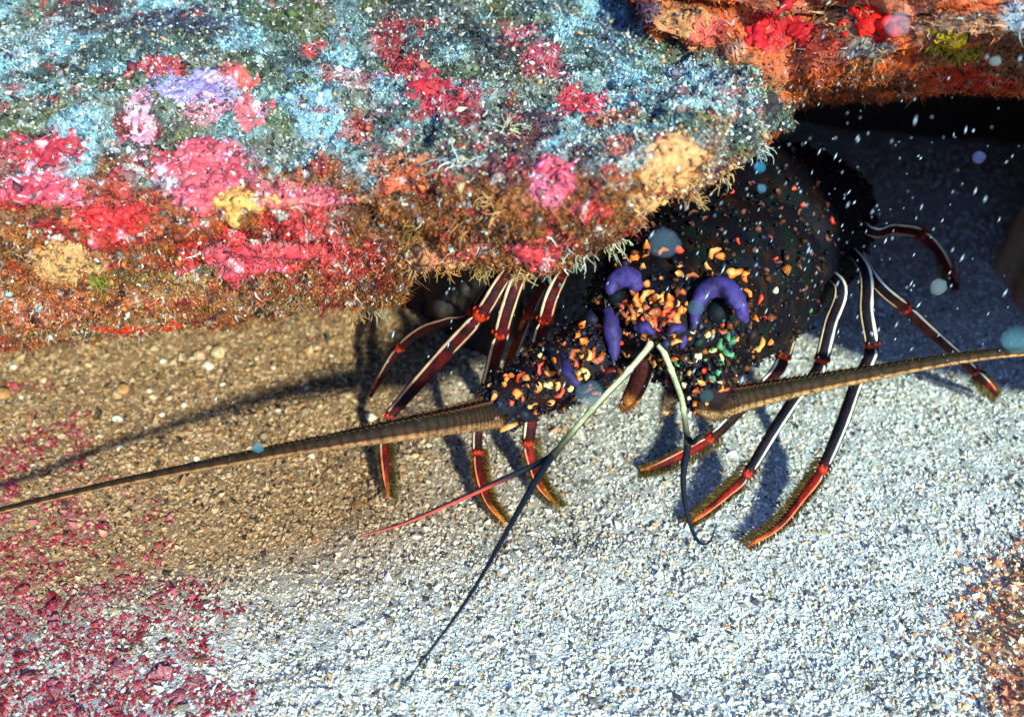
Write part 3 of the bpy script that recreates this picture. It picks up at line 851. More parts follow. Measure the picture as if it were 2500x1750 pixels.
# ------------------------------------------------------------------ the spiny lobster
def pz(px, py, z):
    return atZ(px, py, z)
lob = bpy.data.objects.new('spiny_lobster', None)
COL.objects.link(lob)
lob['label'] = 'dark spiny lobster with orange spines and violet horns under the ledge'
lob['category'] = 'lobster'
base_pt = np.array([0.075, 0.44, 0.0])
lob.location = base_pt
def part(name, Vv, Ff, Cc, mat, parent=lob, smooth=True, kind=None, label=None):
    Vv = np.asarray(Vv) - base_pt
    return obj(name, mesh_data(name, Vv, Ff, Cc, smooth, mat), parent, kind=kind, label=label)

NAVY, BLACK, MAROON = lin((15, 14, 26)), lin((8, 7, 11)), lin((52, 7, 9))
# body: lofted sections along the axis
axis = np.array([(0.0555, 0.408, 0.090), (0.060, 0.414, 0.093), (0.068, 0.428, 0.094), (0.084, 0.452, 0.092), (0.105, 0.485, 0.090), (0.130, 0.525, 0.088), (0.155, 0.565, 0.078), (0.174, 0.595, 0.066), (0.192, 0.625, 0.052), (0.205, 0.648, 0.040), (0.212, 0.660, 0.032)])
wdt = np.array([.012, .026, .036, .044, .049, .050, .046, .038, .030, .022, .012])
hgt = np.array([.010, .022, .031, .039, .044, .046, .041, .032, .023, .016, .008])
ax = catmull(np.hstack([axis, wdt[:, None], hgt[:, None]]), 12)
n = 72
T = np.gradient(ax[:, :3], axis=0); T /= np.linalg.norm(T, axis=1)[:, None]
side = np.cross(T, np.array([0, 0, 1.0])); side /= np.linalg.norm(side, axis=1)[:, None]
upv = np.cross(side, T)
ang = np.linspace(0, 2 * np.pi, n, endpoint=False)
ce, se = np.sign(np.cos(ang)) * np.abs(np.cos(ang)) ** .9, np.sign(np.sin(ang)) * np.abs(np.sin(ang)) ** .9
Vb = ax[:, None, :3] + side[:, None] * (ax[:, 3, None, None] * ce[None, :, None]) + upv[:, None] * (ax[:, 4, None, None] * se[None, :, None])
Nb = side[:, None] * ce[None, :, None] + upv[:, None] * se[None, :, None]
dd = 0.006 * (fbm(Vb, 60, 3, 2.0) - .5) + 0.0022 * (fbm(Vb, 200, 2, 4.0) - .5)
# neck groove and tail ridges
s_ = np.linspace(0, 1, len(ax))[:, None]
dd = dd - 0.004 * np.exp(-((s_ - 0.42) / 0.012) ** 2)
tail = sstep(.60, .64, s_)
dd = dd - tail * 0.004 * (0.5 + 0.5 * np.cos(s_ * 2 * np.pi / 0.06)) ** 4
Vb = Vb + Nb * dd[..., None]
m = len(ax)
Fb = []
for i in range(m - 1):
    for j in range(n):
        k = (j + 1) % n
        Fb.append((i * n + j, i * n + k, (i + 1) * n + k, (i + 1) * n + j))
Vb = Vb.reshape(-1, 3)
Vb = np.vstack([Vb, ax[0, :3] - T[0] * 0.003, ax[-1, :3] + T[-1] * 0.006])
for j in range(n):
    k = (j + 1) % n
    Fb.append((len(Vb) - 2, k, j)); Fb.append((len(Vb) - 1, (m - 1) * n + j, (m - 1) * n + k))
cb = np.broadcast_to(NAVY, (len(Vb), 3)).copy()
f1 = sstep(.45, .62, fbm(Vb, 120, 3, 6.0))[:, None]; cb = cb * (1 - f1) + lin((24, 11, 10)) * f1
f1 = sstep(.60, .68, fbm(Vb, 190, 3, 16.0))[:, None]; cb = cb * (1 - f1) + lin((58, 32, 18)) * f1
f1 = sstep(.60, .70, fbm(Vb, 110, 2, 26.0))[:, None] * (Vb[:, :1] > 0.075); cb = cb * (1 - f1) + lin((16, 32, 26)) * f1
part('carapace', Vb, Fb, cb * .55, MAT['shell'])
bvh_v, bvh_f = [Vb], [Fb]

# antenna bases (peduncles): three swollen segments each
def ped(pts, label=None):
    o = []
    segs = []
    for k in range(len(pts) - 1):
        (x0, y0, z0, r0), (x1, y1, z1, r1) = pts[k], pts[k + 1]
        p0, p1 = pz(x0, y0, z0), pz(x1, y1, z1)
        L = catmull(np.array([p0, p0 * .5 + p1 * .5, p1]), 8)
        t = np.linspace(0, 1, len(L))
        R = (r0 * (1 - t) + r1 * t) * (0.86 + 0.2 * np.sin(np.pi * np.clip(t * .9 + .05, 0, 1))) * pxm(p0)
        Vv, Ff = tube(L, R, 28)
        nrm = Vv - np.repeat(np.vstack([L, ]), 28, axis=0)[:len(Vv)] if False else None
        Vv = Vv + (fbm(Vv, 170, 3, 5.0)[:, None] - .5) * 0.003
        c = np.broadcast_to(NAVY * .9, (len(Vv), 3)).copy()
        f = sstep(.45, .62, fbm(Vv, 150, 3, 9.0))[:, None]
        c = c * (1 - f) + lin((34, 12, 9)) * f
        segs.append((Vv, Ff, c))
        bvh_v.append(Vv); bvh_f.append(Ff)
    return segs
pedL = ped([(1470, 850, .085, 84), (1390, 895, .080, 80), (1295, 945, .076, 74), (1205, 1004, .075, 50)])
pedR = ped([(1665, 850, .085, 80), (1705, 880, .080, 78), (1728, 930, .077, 72), (1742, 978, .076, 50)])
antL = None
for nm, segs in (('L', pedL), ('R', pedR)):
    for k, (Vv, Ff, c) in enumerate(segs):
        part('antenna_segment', Vv, Ff, c, MAT['shell'])

# antennae (thick flagella)
def flag(pts, tan_side, tone=1.0):
    P = np.array([np.append(pz(x, y, z), r * pxm(pz(x, y, z))) for x, y, z, r in pts])
    Q = catmull(P, 40)
    L, R = Q[:, :3], Q[:, 3]
    s = np.arange(len(L))
    R = R * (1 + 0.06 * ((s // 2) % 3 == 0))
    Vv, Ff = tube(L, R, 20)
    nrm = np.zeros_like(Vv); nrm[:-2] = Vv[:-2] - np.repeat(L, 20, axis=0)
    nrm /= np.linalg.norm(nrm, axis=1)[:, None] + 1e-9
    # tan lower front ridge
    k = sstep(0.62, 0.86, nrm @ tan_side)[:, None]
    c = lin((52, 27, 12)) * (1 - k) + lin((168, 116, 76)) * k
    top = sstep(0.1, 0.8, nrm @ np.array([0, .3, .95]))[:, None]
    c = c * (1 - top) + lin((30, 25, 14)) * top
    band = (fbm(Vv, 300, 2, 4.0)[:, None])
    c = c * (0.6 + 0.8 * band)
    ring = np.append(np.repeat(((s // 2) % 3 == 0) * 1.0, 20), [0, 0])[:, None]
    c = c * (1 - .38 * ring)
    c = c * tone
    a_ = part('antenna', Vv, Ff, c, MAT['whip'])
    T, N, B = frames(L)
    rr = np.random.default_rng(8)
    nn = 2600
    i = rr.integers(0, int(len(L) * .93), nn)
    th = rr.uniform(0, 2 * np.pi, nn)
    d = N[i] * np.cos(th)[:, None] + B[i] * np.sin(th)[:, None]
    p = L[i] + d * (R[i] * 0.97)[:, None]
    Vh, Fh, Ch = blades(p, d + T[i] * 0.7, rr.uniform(.0008, .0028, nn) * np.clip(R[i] / .004, .4, 1), np.full(nn, .00013), lin([(70, 56, 30)])[0] * rr.uniform(.6, 1.8, (nn, 1)), rr, .4)
    part('bristles', Vh, Fh, Ch, MAT['bristle'], a_, kind='stuff').matrix_parent_inverse.identity()
    # spinules along the upper edge
    par = []
    for q in range(0, int(len(L) * .8), 3):
        d = np.array([0, .25, .97]); d = d - T[q] * d.dot(T[q]); d /= np.linalg.norm(d)
        for o_ in (-.5, .45):
            d2 = d + B[q] * o_; d2 /= np.linalg.norm(d2)
            p0 = L[q] + d2 * R[q] * .9
            Vv2, Ff2 = tube(np.array([p0, p0 + d2 * R[q] * .18 + T[q] * R[q] * .1, p0 + d2 * R[q] * .25 + T[q] * R[q] * .3]), [R[q] * .09, R[q] * .07, R[q] * .02], 5)
            par.append((Vv2, Ff2, lin((84, 40, 20))))
    Vv2, Ff2, Cc2 = join(par)
    part('spinules', Vv2, Ff2, Cc2, MAT['spine'], a_, kind='stuff')
    return a_
TS = np.array([0.0, -0.75, -0.66])
flag([(1262, 990, .075, 14), (1222, 1003, .074, 36), (1195, 1010, .074, 38), (1130, 1022, .074, 34), (1000, 1045, .075, 29), (800, 1080, .071, 20), (610, 1114, .063, 15), (300, 1175, .047, 9.5), (0, 1245, .030, 7), (-260, 1310, .016, 5)], TS)
flag([(1700, 994, .074, 12), (1732, 990, .073, 35), (1755, 985, .073, 37), (1800, 974, .074, 33), (1935, 946, .076, 25), (2120, 912, .078, 19), (2330, 876, .080, 14), (2500, 858, .082, 11), (2750, 850, .084, 8)], TS, np.array([1.25, 1.4, 1.3]))

# horns
def violet(Vv):
    f = fbm(Vv, 170, 3, 5.0)[:, None]
    c = lin((57, 42, 100)) * (.5 + .9 * f)
    k = sstep(.56, .68, fbm(Vv, 240, 3, 15.0))[:, None] * .75
    return c * (1 - k) + lin((28, 22, 40)) * k
def horn(pts, z0, dz, lab):
    P = []
    for (x, y, z, r) in pts:
        p = pz(x, y, z)
        P.append(np.append(p, r * pxm(p)))
    Q = catmull(np.array(P), 10)
    Vv, Ff = tube(Q[:, :3], Q[:, 3] * .95, 20)
    Vv = Vv + (fbm(Vv, 210, 3, 3.0)[:, None] - .5) * .0022
    part('horn', Vv, Ff, violet(Vv), MAT['horn'], label=lab)
horn([(1692, 806, .106, 8), (1700, 758, .113, 16), (1718, 717, .119, 25), (1752, 700, .122, 27), (1785, 716, .121, 25), (1808, 750, .117, 18), (1822, 786, .111, 6)], 0, 0, 'large violet crescent horn over the right eye')
horn([(1558, 706, .115, 20), (1545, 682, .118, 26), (1518, 676, .120, 27), (1498, 692, .120, 21), (1490, 714, .118, 9)], 0, 0, 'violet horn over the left eye')
# violet plates beside the mouth
def plate(pts, flat=.5):
    P = [np.append(pz(x, y, z), r * pxm(pz(x, y, z))) for x, y, z, r in pts]
    Q = catmull(np.array(P), 10)
    Vv, Ff = tube(Q[:, :3], Q[:, 3], 16, 1.0, 1.0)
    Vv = Vv + (fbm(Vv, 210, 3, 3.0)[:, None] - .5) * .0022
    part('face_plate', Vv, Ff, violet(Vv) * .85, MAT['horn'])
plate([(1482, 752, .107, 8), (1492, 785, .103, 21), (1498, 830, .097, 19), (1499, 880, .090, 7)])
plate([(1548, 800, .108, 6), (1572, 800, .109, 16), (1596, 812, .108, 8)])
plate([(1634, 812, .108, 8), (1652, 800, .109, 15), (1672, 802, .108, 6)])
plate([(1682, 792, .104, 6), (1672, 815, .102, 14), (1662, 850, .098, 8)])
plate([(1374, 866, .100, 4), (1386, 905, .098, 13), (1410, 940, .094, 9)])
# eyes
def sphere(c, r, nu=20, nv=12, sq=(1, 1, 1)):
    th = np.linspace(0, np.pi, nv)
    L = np.stack([0 * th, 0 * th, -np.cos(th)], -1)
    Vv, Ff = tube(np.array([0, 0, 0]) + L, np.maximum(np.sin(th), .02), nu)
    return Vv[:-2] * r * np.array(sq) + c, [f for f in Ff if max(f) < len(Vv) - 2]
for (x, y, z, r) in ((1506, 726, .111, 22), (1750, 764, .109, 30)):
    p = pz(x, y, z)
    Vv, Ff = sphere(p, r * pxm(p))
    e_ = part('eye', Vv, Ff, np.full((len(Vv), 3), .01), MAT['eye'])

# antennules: pale jointed stalk, then dark thin flagella
def antennule(stalk, flags):
    P = np.array([np.append(pz(x, y, z), r * pxm(pz(x, y, z))) for x, y, z, r in stalk])
    Q = catmull(P, 10)
    s = np.linspace(0, 1, len(Q))
    R = Q[:, 3] * (1 + .35 * (np.exp(-((s - .36) / .015) ** 2) + np.exp(-((s - .68) / .015) ** 2) + np.exp(-((s - .99) / .015) ** 2)))
    Vv, Ff = tube(Q[:, :3], R, 12)
    c = lin((196, 190, 140)) * (0.7 + .6 * fbm(Vv, 220, 2, 3.0)[:, None])
    T, N, B = frames(Q[:, :3])
    nr = np.zeros_like(Vv); nr[:-2] = Vv[:-2] - np.repeat(Q[:, :3], 12, axis=0)
    nr /= np.linalg.norm(nr, axis=1)[:, None] + 1e-9
    k = sstep(-.1, .45, nr @ np.array([.75, .2, -.6]))[:, None]
    c = c * (1 - k) + lin((22, 24, 26)) * k
    sv = np.append(np.repeat(s, 12), [0, 1])[:, None]
    kk = sstep(.55, 1.0, sv + .25 * (fbm(Vv, 150, 2, 7.0)[:, None] - .5))
    c = c * (1 - kk) + lin((46, 44, 34)) * kk
    st = part('antennule', Vv, Ff, c, MAT['whip'])
    for fl, cc in flags:
        P = np.array([np.append(pz(x, y, z), r * pxm(pz(x, y, z))) for x, y, z, r in fl])
        Q = catmull(P, 24)
        R = Q[:, 3] * (1 + .08 * (np.arange(len(Q)) % 2))
        Vv, Ff = tube(Q[:, :3], R, 8)
        nr = np.zeros_like(Vv); nr[:-2] = Vv[:-2] - np.repeat(Q[:, :3], 8, axis=0)
        nr /= np.linalg.norm(nr, axis=1)[:, None] + 1e-9
        c = np.broadcast_to(lin((20, 24, 34)), (len(Vv), 3)).copy()
        if cc is not None:
            i = np.repeat(np.linspace(0, 1, len(Q)), 8); i = np.append(i, [0, 1])
            k = (sstep(-.2, .3, nr @ np.array([.2, -.4, -.88])) * sstep(.3, .5, i))[:, None]
            c = c * (1 - k) + lin(cc) * k
        part('flagellum', Vv, Ff, c, MAT['whip'], st)
antennule([(1590, 838, .098, 11), (1576, 858, .096, 9), (1525, 916, .091, 8), (1470, 973, .087, 8), (1405, 1046, .081, 8), (1349, 1113, .076, 9)],
          [([(1352, 1110, .076, 9), (1316, 1130, .074, 8), (1206, 1180, .068, 7), (1100, 1228, .062, 6), (990, 1275, .055, 4), (882, 1307, .048, 1.5)], (206, 70, 50)),
           ([(1347, 1112, .076, 9), (1332, 1136, .076, 8), (1302, 1183, .075, 8), (1240, 1292, .072, 6.5), (1143, 1459, .068, 5), (1013, 1634, .064, 3.5), (923, 1742, .060, 1.5)], None)])
antennule([(1612, 842, .098, 11), (1622, 862, .096, 8), (1643, 914, .091, 7), (1665, 976, .086, 7), (1672, 1030, .081, 7), (1680, 1082, .077, 9)],
          [([(1680, 1072, .078, 9), (1678, 1095, .075, 9), (1671, 1136, .071, 8), (1668, 1180, .066, 7), (1674, 1236, .060, 6), (1687, 1286, .054, 5), (1702, 1317, .051, 4.5), (1718, 1328, .050, 3.5), (1736, 1317, .051, 2.5), (1749, 1276, .055, 1)], None),
           ([(1682, 1074, .078, 8), (1694, 1080, .080, 6), (1702, 1068, .084, 4), (1712, 1060, .088, 2)], None)])

# legs
STRIPE = lin((232, 220, 190))
def leg(pts, joints, sidepx, tip_col=(226, 70, 24), shaft=MAROON, stripe_col=(236, 224, 196), tip_from=None, fur=0, second=None, fur_col=(110, 84, 40), orange=0.55):
    """pts: (px,py,z,r px) ; joints: indices of pts that are joints; stripe runs on the side sidepx (image direction)"""
    pts = [tuple(p) for p in pts]
    P = np.array([np.append(pz(x, y, z), r * pxm(pz(x, y, z))) for x, y, z, r in pts])
    nsp = 10
    Q = catmull(P, nsp)
    s = np.arange(len(Q)) / nsp
    R = Q[:, 3] * .72
    for j in joints:
        R *= 1 + .13 * np.exp(-((s - j + .10) / .10) ** 2) - .22 * np.exp(-((s - j - .10) / .07) ** 2)
    Vv, Ff = tube(Q[:, :3], R, 18)
    sv = np.append(np.repeat(s, 18), [0, s[-1]])
    tf = joints[-1] if tip_from is None else tip_from
    k = sstep(tf - .3, tf + .5, sv)[:, None]
    c = np.broadcast_to(np.asarray(shaft), (len(Vv), 3)) * (1 - k) + lin((128, 18, 10)) * k
    k2 = sstep(tf + orange * (s[-1] - tf), s[-1] - .1, sv)[:, None]
    c = c * (1 - k2) + lin(tip_col) * k2
    dk = sstep(.42, .62, fbm(Vv, 190, 3, 4.0))[:, None] * .75
    c = c * (1 - dk) + BLACK * dk
    for j in joints:
        kj = np.exp(-((sv - j) / .05) ** 2)[:, None] * .7
        c = c * (1 - kj) + lin((220, 60, 24)) * kj
    lg = part('leg', Vv, Ff, c, MAT['shell'])
    L = Q[:, :3]
    T, N, B = frames(L)
    # towards the lens and sideways in the picture, so that the stripe lies on the upper side of the shell
    toC = np.array([0, 0, CAMZ]) - L
    toC /= np.linalg.norm(toC, axis=1)[:, None]
    toC = toC - T * np.einsum('ij,ij->i', toC, T)[:, None]; toC /= np.linalg.norm(toC, axis=1)[:, None]
    sd = np.cross(T, toC)
    sg = np.sign(sd[:, 0].mean() or 1) * (1 if sidepx > 0 else -1)
    sd = sd * sg
    def strip(off, wd, i0, i1, colr):
        a0, a1 = int(round(i0 * nsp)), int(round(i1 * nsp))
        if a1 - a0 < 3: return None
        ll = L[a0:a1] + sd[a0:a1] * (R[a0:a1] * off)[:, None] + toC[a0:a1] * (R[a0:a1] * math.sqrt(max(.02, 1 - off * off)) * .96)[:, None]
        rr = R[a0:a1] * wd * (.62 + .76 * fbm(ll, 420, 2, 3.0))
        rr = rr * np.clip(np.minimum(np.arange(len(rr)), np.arange(len(rr))[::-1]) / 2.0 + .4, .3, 1)
        V2, F2 = tube(ll, rr, 8)
        q = sstep(tf, tf + .4, (np.append(np.repeat(s[a0:a1], 8), [s[a0], s[a1 - 1]])))[:, None]
        cc = np.broadcast_to(lin(colr), (len(V2), 3)) * (1 - q) + lin((236, 120, 76)) * q
        q2 = sstep(s[-1] - .7, s[-1], (np.append(np.repeat(s[a0:a1], 8), [s[a0], s[a1 - 1]])))[:, None]
        cc = cc * (1 - q2) + lin(tip_col) * q2
        cc = cc * (.55 + .8 * fbm(V2, 260, 3, 8.0)[:, None])
        part('stripe', V2, F2, cc, MAT['stripe'], lg)
    ed = [0] + list(joints) + [s[-1] - .25]
    for e0, e1 in zip(ed[:-1], ed[1:]):
        strip(.62, .21, e0 + .08, e1 - .06, stripe_col)
        if second and e0 < second:
            strip(-.72, .13, e0 + .12, min(e1 - .1, second), (190, 150, 110))
    # small joint spines
    par = []
    for j in joints:
        q = min(len(L) - 2, max(1, int(round(j * nsp)) - 1))
        for th in (-1.1, -.3, .5, 1.2):
            d = sd[q] * math.sin(th) + toC[q] * math.cos(th)
            p0 = L[q] + d * R[q] * .85
            V2, F2 = tube(np.array([p0, p0 + d * R[q] * .16 + T[q] * R[q] * .15, p0 + d * R[q] * .18 + T[q] * R[q] * .42]), [R[q] * .2, R[q] * .14, R[q] * .03], 7)
            par.append((V2, F2, lin((196, 50, 14))))
    if par:
        V2, F2, C2 = join(par)
        part('joint_spines', V2, F2, C2, MAT['spine'], lg, kind='stuff')
    if fur:
        fur = int(fur * 2.2)
        rr = np.random.default_rng(int(pts[0][0]))
        i = rr.integers(int(max(0, tf - .25) * nsp), len(L) - 1, fur)
        side_ = rr.choice([-1, -1, 1], fur)
        th = side_ * rr.uniform(.9, 2.0, fur)
        d = sd[i] * np.sin(th)[:, None] + toC[i] * np.cos(th)[:, None]
        p = L[i] + d * (R[i] * .9)[:, None]
        V2, F2, C2 = blades(p, d + T[i] * .8, rr.uniform(.002, .0058, fur) * np.where(side_ < 0, 1.3, .7), np.full(fur, .00019), lin(fur_col) * rr.uniform(.3, 1.6, (fur, 1)), rr, .35, .1)
        part('bristles', V2, F2, C2, MAT['bristle'], lg, kind='stuff')
    return lg
VIO = lin((26, 12, 24))
# image right side
leg([(1900, 690, .075, 20), (1962, 728, .085, 25), (1935, 800, .070, 25), (1912, 872, .056, 24), (1896, 906, .049, 22), (1868, 936, .042, 20), (1800, 1008, .030, 19), (1732, 1072, .018, 18), (1660, 1112, .010, 16), (1600, 1138, .006, 9), (1564, 1147, .003, 3)],
    [3, 7], -1, (236, 120, 20), MAROON, fur=700, second=2.9)
leg([(1980, 640, .080, 18), (2052, 700, .090, 24), (2028, 790, .072, 25), (2006, 880, .055, 24), (1992, 912, .048, 22), (1945, 968, .040, 21), (1890, 1050, .030, 20), (1822, 1160, .014, 18), (1776, 1205, .009, 14), (1724, 1248, .006, 10), (1684, 1278, .003, 4)],
    [3, 7], 1, (236, 96, 30), VIO, fur=1000, second=2.9)
leg([(2060, 590, .082, 16), (2112, 662, .094, 24), (2116, 760, .075, 26), (2128, 842, .058, 25), (2120, 882, .050, 23), (2090, 940, .042, 22), (2054, 1040, .030, 22), (2005, 1150, .015, 19), (1958, 1215, .010, 15), (1900, 1285, .006, 12), (1824, 1334, .003, 5)],
    [3, 7], 1, (236, 96, 30), VIO, fur=1200, second=2.9)
leg([(2090, 600, .080, 15), (2140, 690, .090, 22), (2210, 752, .072, 22), (2262, 800, .060, 20), (2335, 864, .044, 19), (2378, 905, .030, 17), (2412, 938, .018, 14), (2436, 965, .008, 5)],
    [2, 5], 1, (120, 60, 20), lin((60, 12, 12)), tip_from=5.5, fur=300, second=1.8, orange=.9)
leg([(2080, 520, .085, 15), (2130, 566, .095, 20), (2185, 560, .085, 22), (2245, 570, .070, 22), (2290, 610, .050, 19), (2318, 660, .030, 15), (2338, 706, .012, 6)],
    [3, 5], 1, (190, 40, 16), lin((70, 14, 12)), tip_from=4.6, fur=150, second=2.8, orange=.9)
# image left side
leg([(1280, 610, .105, 18), (1222, 690, .100, 26), (1172, 768, .086, 28), (1080, 868, .062, 27), (985, 975, .034, 22), (950, 1020, .026, 18), (938, 1080, .018, 17), (942, 1150, .010, 15), (948, 1216, .003, 5)],
    [2, 5], -1, (150, 76, 26), lin((74, 10, 10)), fur=450, second=2.9, stripe_col=(190, 150, 116), tip_from=6.2, orange=.4)
leg([(1320, 610, .108, 18), (1268, 676, .102, 28), (1240, 750, .090, 29), (1222, 815, .076, 27), (1200, 900, .056, 24), (1178, 985, .036, 21), (1166, 1050, .024, 18), (1166, 1110, .016, 18), (1172, 1165, .011, 16), (1192, 1225, .007, 12), (1234, 1280, .003, 4)],
    [3, 7], -1, (190, 110, 30), lin((80, 10, 12)), fur=700, second=2.8, stripe_col=(196, 160, 126), fur_col=(130, 90, 40))
leg([(1390, 640, .104, 18), (1350, 715, .100, 26), (1330, 780, .086, 27), (1312, 850, .068, 26), (1306, 930, .050, 24), (1298, 1005, .034, 24), (1290, 1085, .020, 21), (1302, 1140, .012, 18), (1322, 1190, .007, 14), (1366, 1240, .003, 3)],
    [2, 6], -1, (240, 140, 20), lin((90, 8, 10)), fur=800, second=1.8, stripe_col=(210, 180, 140), fur_col=(120, 96, 50))
leg([(1230, 640, .100, 15), (1150, 766, .080, 18), (1090, 786, .070, 17), (1030, 806, .058, 16), (975, 850, .042, 14), (930, 920, .024, 12), (905, 968, .010, 5)],
    [1, 4], -1, (90, 30, 20), lin((48, 8, 8)), fur=0, stripe_col=(170, 120, 90), tip_from=5, orange=.9)
leg([(1330, 690, .095, 14), (1290, 770, .080, 19), (1262, 840, .062, 18), (1240, 900, .044, 16), (1225, 960, .026, 13), (1215, 1005, .010, 5)],
    [1, 3], 1, (120, 40, 20), lin((52, 10, 10)), fur=0, stripe_col=(150, 130, 120), tip_from=4.4, orange=.9)
# mouth limbs
def limb(pts, tipc):
    P = np.array([np.append(pz(x, y, z), r * pxm(pz(x, y, z))) for x, y, z, r in pts])
    Q = catmull(P, 10)
    Vv, Ff = tube(Q[:, :3], Q[:, 3], 14)
    s = np.append(np.repeat(np.linspace(0, 1, len(Q)), 14), [0, 1])
    k = (sstep(.45, .7, s) * sstep(.35, .55, fbm(Vv, 190, 3, 2.0)))[:, None]
    c = lin((60, 20, 16)) * (1 - k) + lin(tipc) * k
    l_ = part('mouth_limb', Vv, Ff, c, MAT['shell'])
    rr = np.random.default_rng(4)
    T, N, B = frames(Q[:, :3])
    nn = 350
    i = rr.integers(len(Q) // 2, len(Q), nn); th = rr.uniform(0, 6.28, nn)
    d = N[i] * np.cos(th)[:, None] + B[i] * np.sin(th)[:, None]
    V2, F2, C2 = blades(Q[i, :3] + d * (Q[i, 3] * .9)[:, None], d + T[i] * .6, rr.uniform(.001, .0026, nn), np.full(nn, .00012), lin((150, 90, 40)) * rr.uniform(.4, 1.6, (nn, 1)), rr, .4)
    part('bristles', V2, F2, C2, MAT['bristle'], l_, kind='stuff')
limb([(1575, 880, .085, 26), (1560, 930, .074, 24), (1542, 968, .064, 22), (1524, 994, .056, 14)], (216, 130, 60))
limb([(1650, 880, .085, 24), (1655, 930, .072, 22), (1640, 970, .060, 18), (1622, 1008, .050, 9)], (226, 186, 130))

# fine granules over the shell: far too many to pick apart
rs = np.random.default_rng(5)
gV, gN = [], []
for v_ in bvh_v:
    gV.append(np.asarray(v_))
def granules(Vs, nG, size, parent_name):
    ctr = Vs.mean(0)
    i_ = rs.integers(0, len(Vs), nG)
    p = Vs[i_] + rs.normal(0, .0012, (nG, 3))
    pal = lin([(20, 18, 34), (34, 16, 12), (70, 36, 18), (110, 52, 20), (24, 44, 36), (12, 10, 14), (150, 80, 30), (40, 40, 60)])
    c = pal[rs.choice(8, nG, p=[.25, .2, .14, .07, .1, .14, .03, .07])]
    return grains(p, rs.lognormal(math.log(size), .45, nG), c, rs, .9)
for v_, n_g in [(Vb, 7000)] + [(v_, 500) for v_ in bvh_v[1:]]:
    Vg, Fg, Cg = granules(np.asarray(v_), n_g, .0010, 'shell')
    if n_g > 1000: Cg = Cg * (.30 + .7 * sstep(.47, .42, Vg[:, 1:2]))  # granules darken to the rear: shade of the hollow painted in
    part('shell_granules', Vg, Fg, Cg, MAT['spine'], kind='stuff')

# spines and tubercles over the head, antenna bases and carapace
allV = np.vstack(bvh_v)
allF, o = [], 0
for v_, f_ in zip(bvh_v, bvh_f):
    allF += [tuple(int(i) + o for i in q) for q in f_]
    o += len(v_)
BV = BVHTree.FromPolygons([Vector(v) for v in allV], allF)
def spine_mesh(name, colr, kind):
    if kind < 2:                                   # blunt tooth
        t = np.array([0, .2, .45, .7, .88, 1.0]); h = (1.1, 2.0)[kind]
        L = np.stack([.35 * t ** 2 * h, 0 * t, t * h - .25], -1)
        R = np.array([.9, 1.0, .85, .6, .35, .08])
    else:                                          # ridge lying along the shell, straight or bent
        t = np.linspace(0, 1, 7)
        L = np.stack([(t - .5) * 3.4, (.0, 1.3, -1.0)[kind - 2] * (t - .5) ** 2 * 4, .1 + .25 * np.sin(np.pi * t)], -1)
        R = np.array([.3, .62, .7, .62, .72, .6, .25])
    Vv, Ff = tube(L, R, 10)
    Vv = Vv + (np.stack([fbm(Vv, 1.2, 2, kind + 3.0), fbm(Vv, 1.2, 2, kind + 9.0), fbm(Vv, 1.2, 2, kind + 14.0)], -1) - .5) * .7
    s = np.clip((Vv[:, 2:] + .2) / max(.5, Vv[:, 2].max()), 0, 1)
    c = lin(colr) * np.array([.5, .3, .2]) * (1 - s) + lin(colr) * s
    tipc = np.minimum(lin(colr) * 1.3 + .06, .9)
    w = sstep(.75, 1, s) * .7
    return mesh_data(name, Vv, Ff, c * (1 - w) + tipc * w, True, MAT['spine'])
SPM = {}
for key, colr in dict(o=(232, 112, 28), r=(222, 62, 20), y=(226, 190, 110), t=(214, 140, 66), g=(70, 124, 80), w=(206, 200, 156), d=(84, 36, 18), b=(156, 70, 20)).items():
    SPM[key] = [spine_mesh('spine_' + key, colr, k) for k in range(5)]
def put_spine(px, py, r, key, kind=None):
    d = ray(px, py)
    dv = Vector((float(d[0]), float(d[1]), float(d[2]))).normalized()
    hit, nrm, idx, dist = BV.ray_cast(Vector((0, 0, CAMZ)), dv)
    if hit is None: return False
    if nrm.dot(dv) > 0: nrm = -nrm
    s = r * pxm(np.array(hit))
    me = SPM[key][random.choice((0, 0, 0, 1, 1, 2, 3, 4)) if kind is None else kind]
    o_ = obj('spine', me, lob)
    dirv = (nrm + Vector((-.25, -.5, .12)) * .3 + Vector(random_vec()) * .2).normalized()
    o_.rotation_euler = (dirv.to_track_quat('Z', 'X') @ Quaternion((0, 0, 1), random.uniform(0, 6.28))).to_euler()
    o_.scale = (s * random.uniform(.8, 1.2), s * random.uniform(.8, 1.2), s)
    o_.location = Vector(hit) - Vector(base_pt)
    return True
ZM = lambda x, y: (900 + x * .4355, 600 + y * .4355)
face = [(1500, 230), (1545, 285), (1500, 320), (1520, 370), (1450, 385), (1560, 350), (1600, 300), (1640, 320), (1680, 330), (1610, 370), (1660, 370), (1700, 390), (1570, 400), (1720, 420), (1735, 460), (1540, 410), (1650, 440), (1430, 330), (1760, 260), (1755, 360), (1480, 360), (1590, 330), (1630, 290), (1690, 300), (1580, 440), (1610, 450), (1690, 430)]
left = [(1110, 290), (1300, 290), (1340, 320), (1260, 190), (1230, 200), (950, 205), (1195, 450), (1285, 455), (1070, 525), (1210, 540), (1170, 590), (1145, 620), (1040, 640), (960, 615), (1245, 620), (1160, 660), (955, 695), (845, 735), (770, 730), (1220, 710), (1175, 715), (1060, 775), (1005, 785), (945, 795), (830, 830), (710, 840), (680, 785), (760, 780), (1080, 825), (1020, 875), (1130, 800), (800, 880), (920, 925), (1290, 640), (1350, 690), (1370, 660), (1200, 800), (1440, 480), (1420, 540), (870, 950), (725, 960), (770, 1005)]
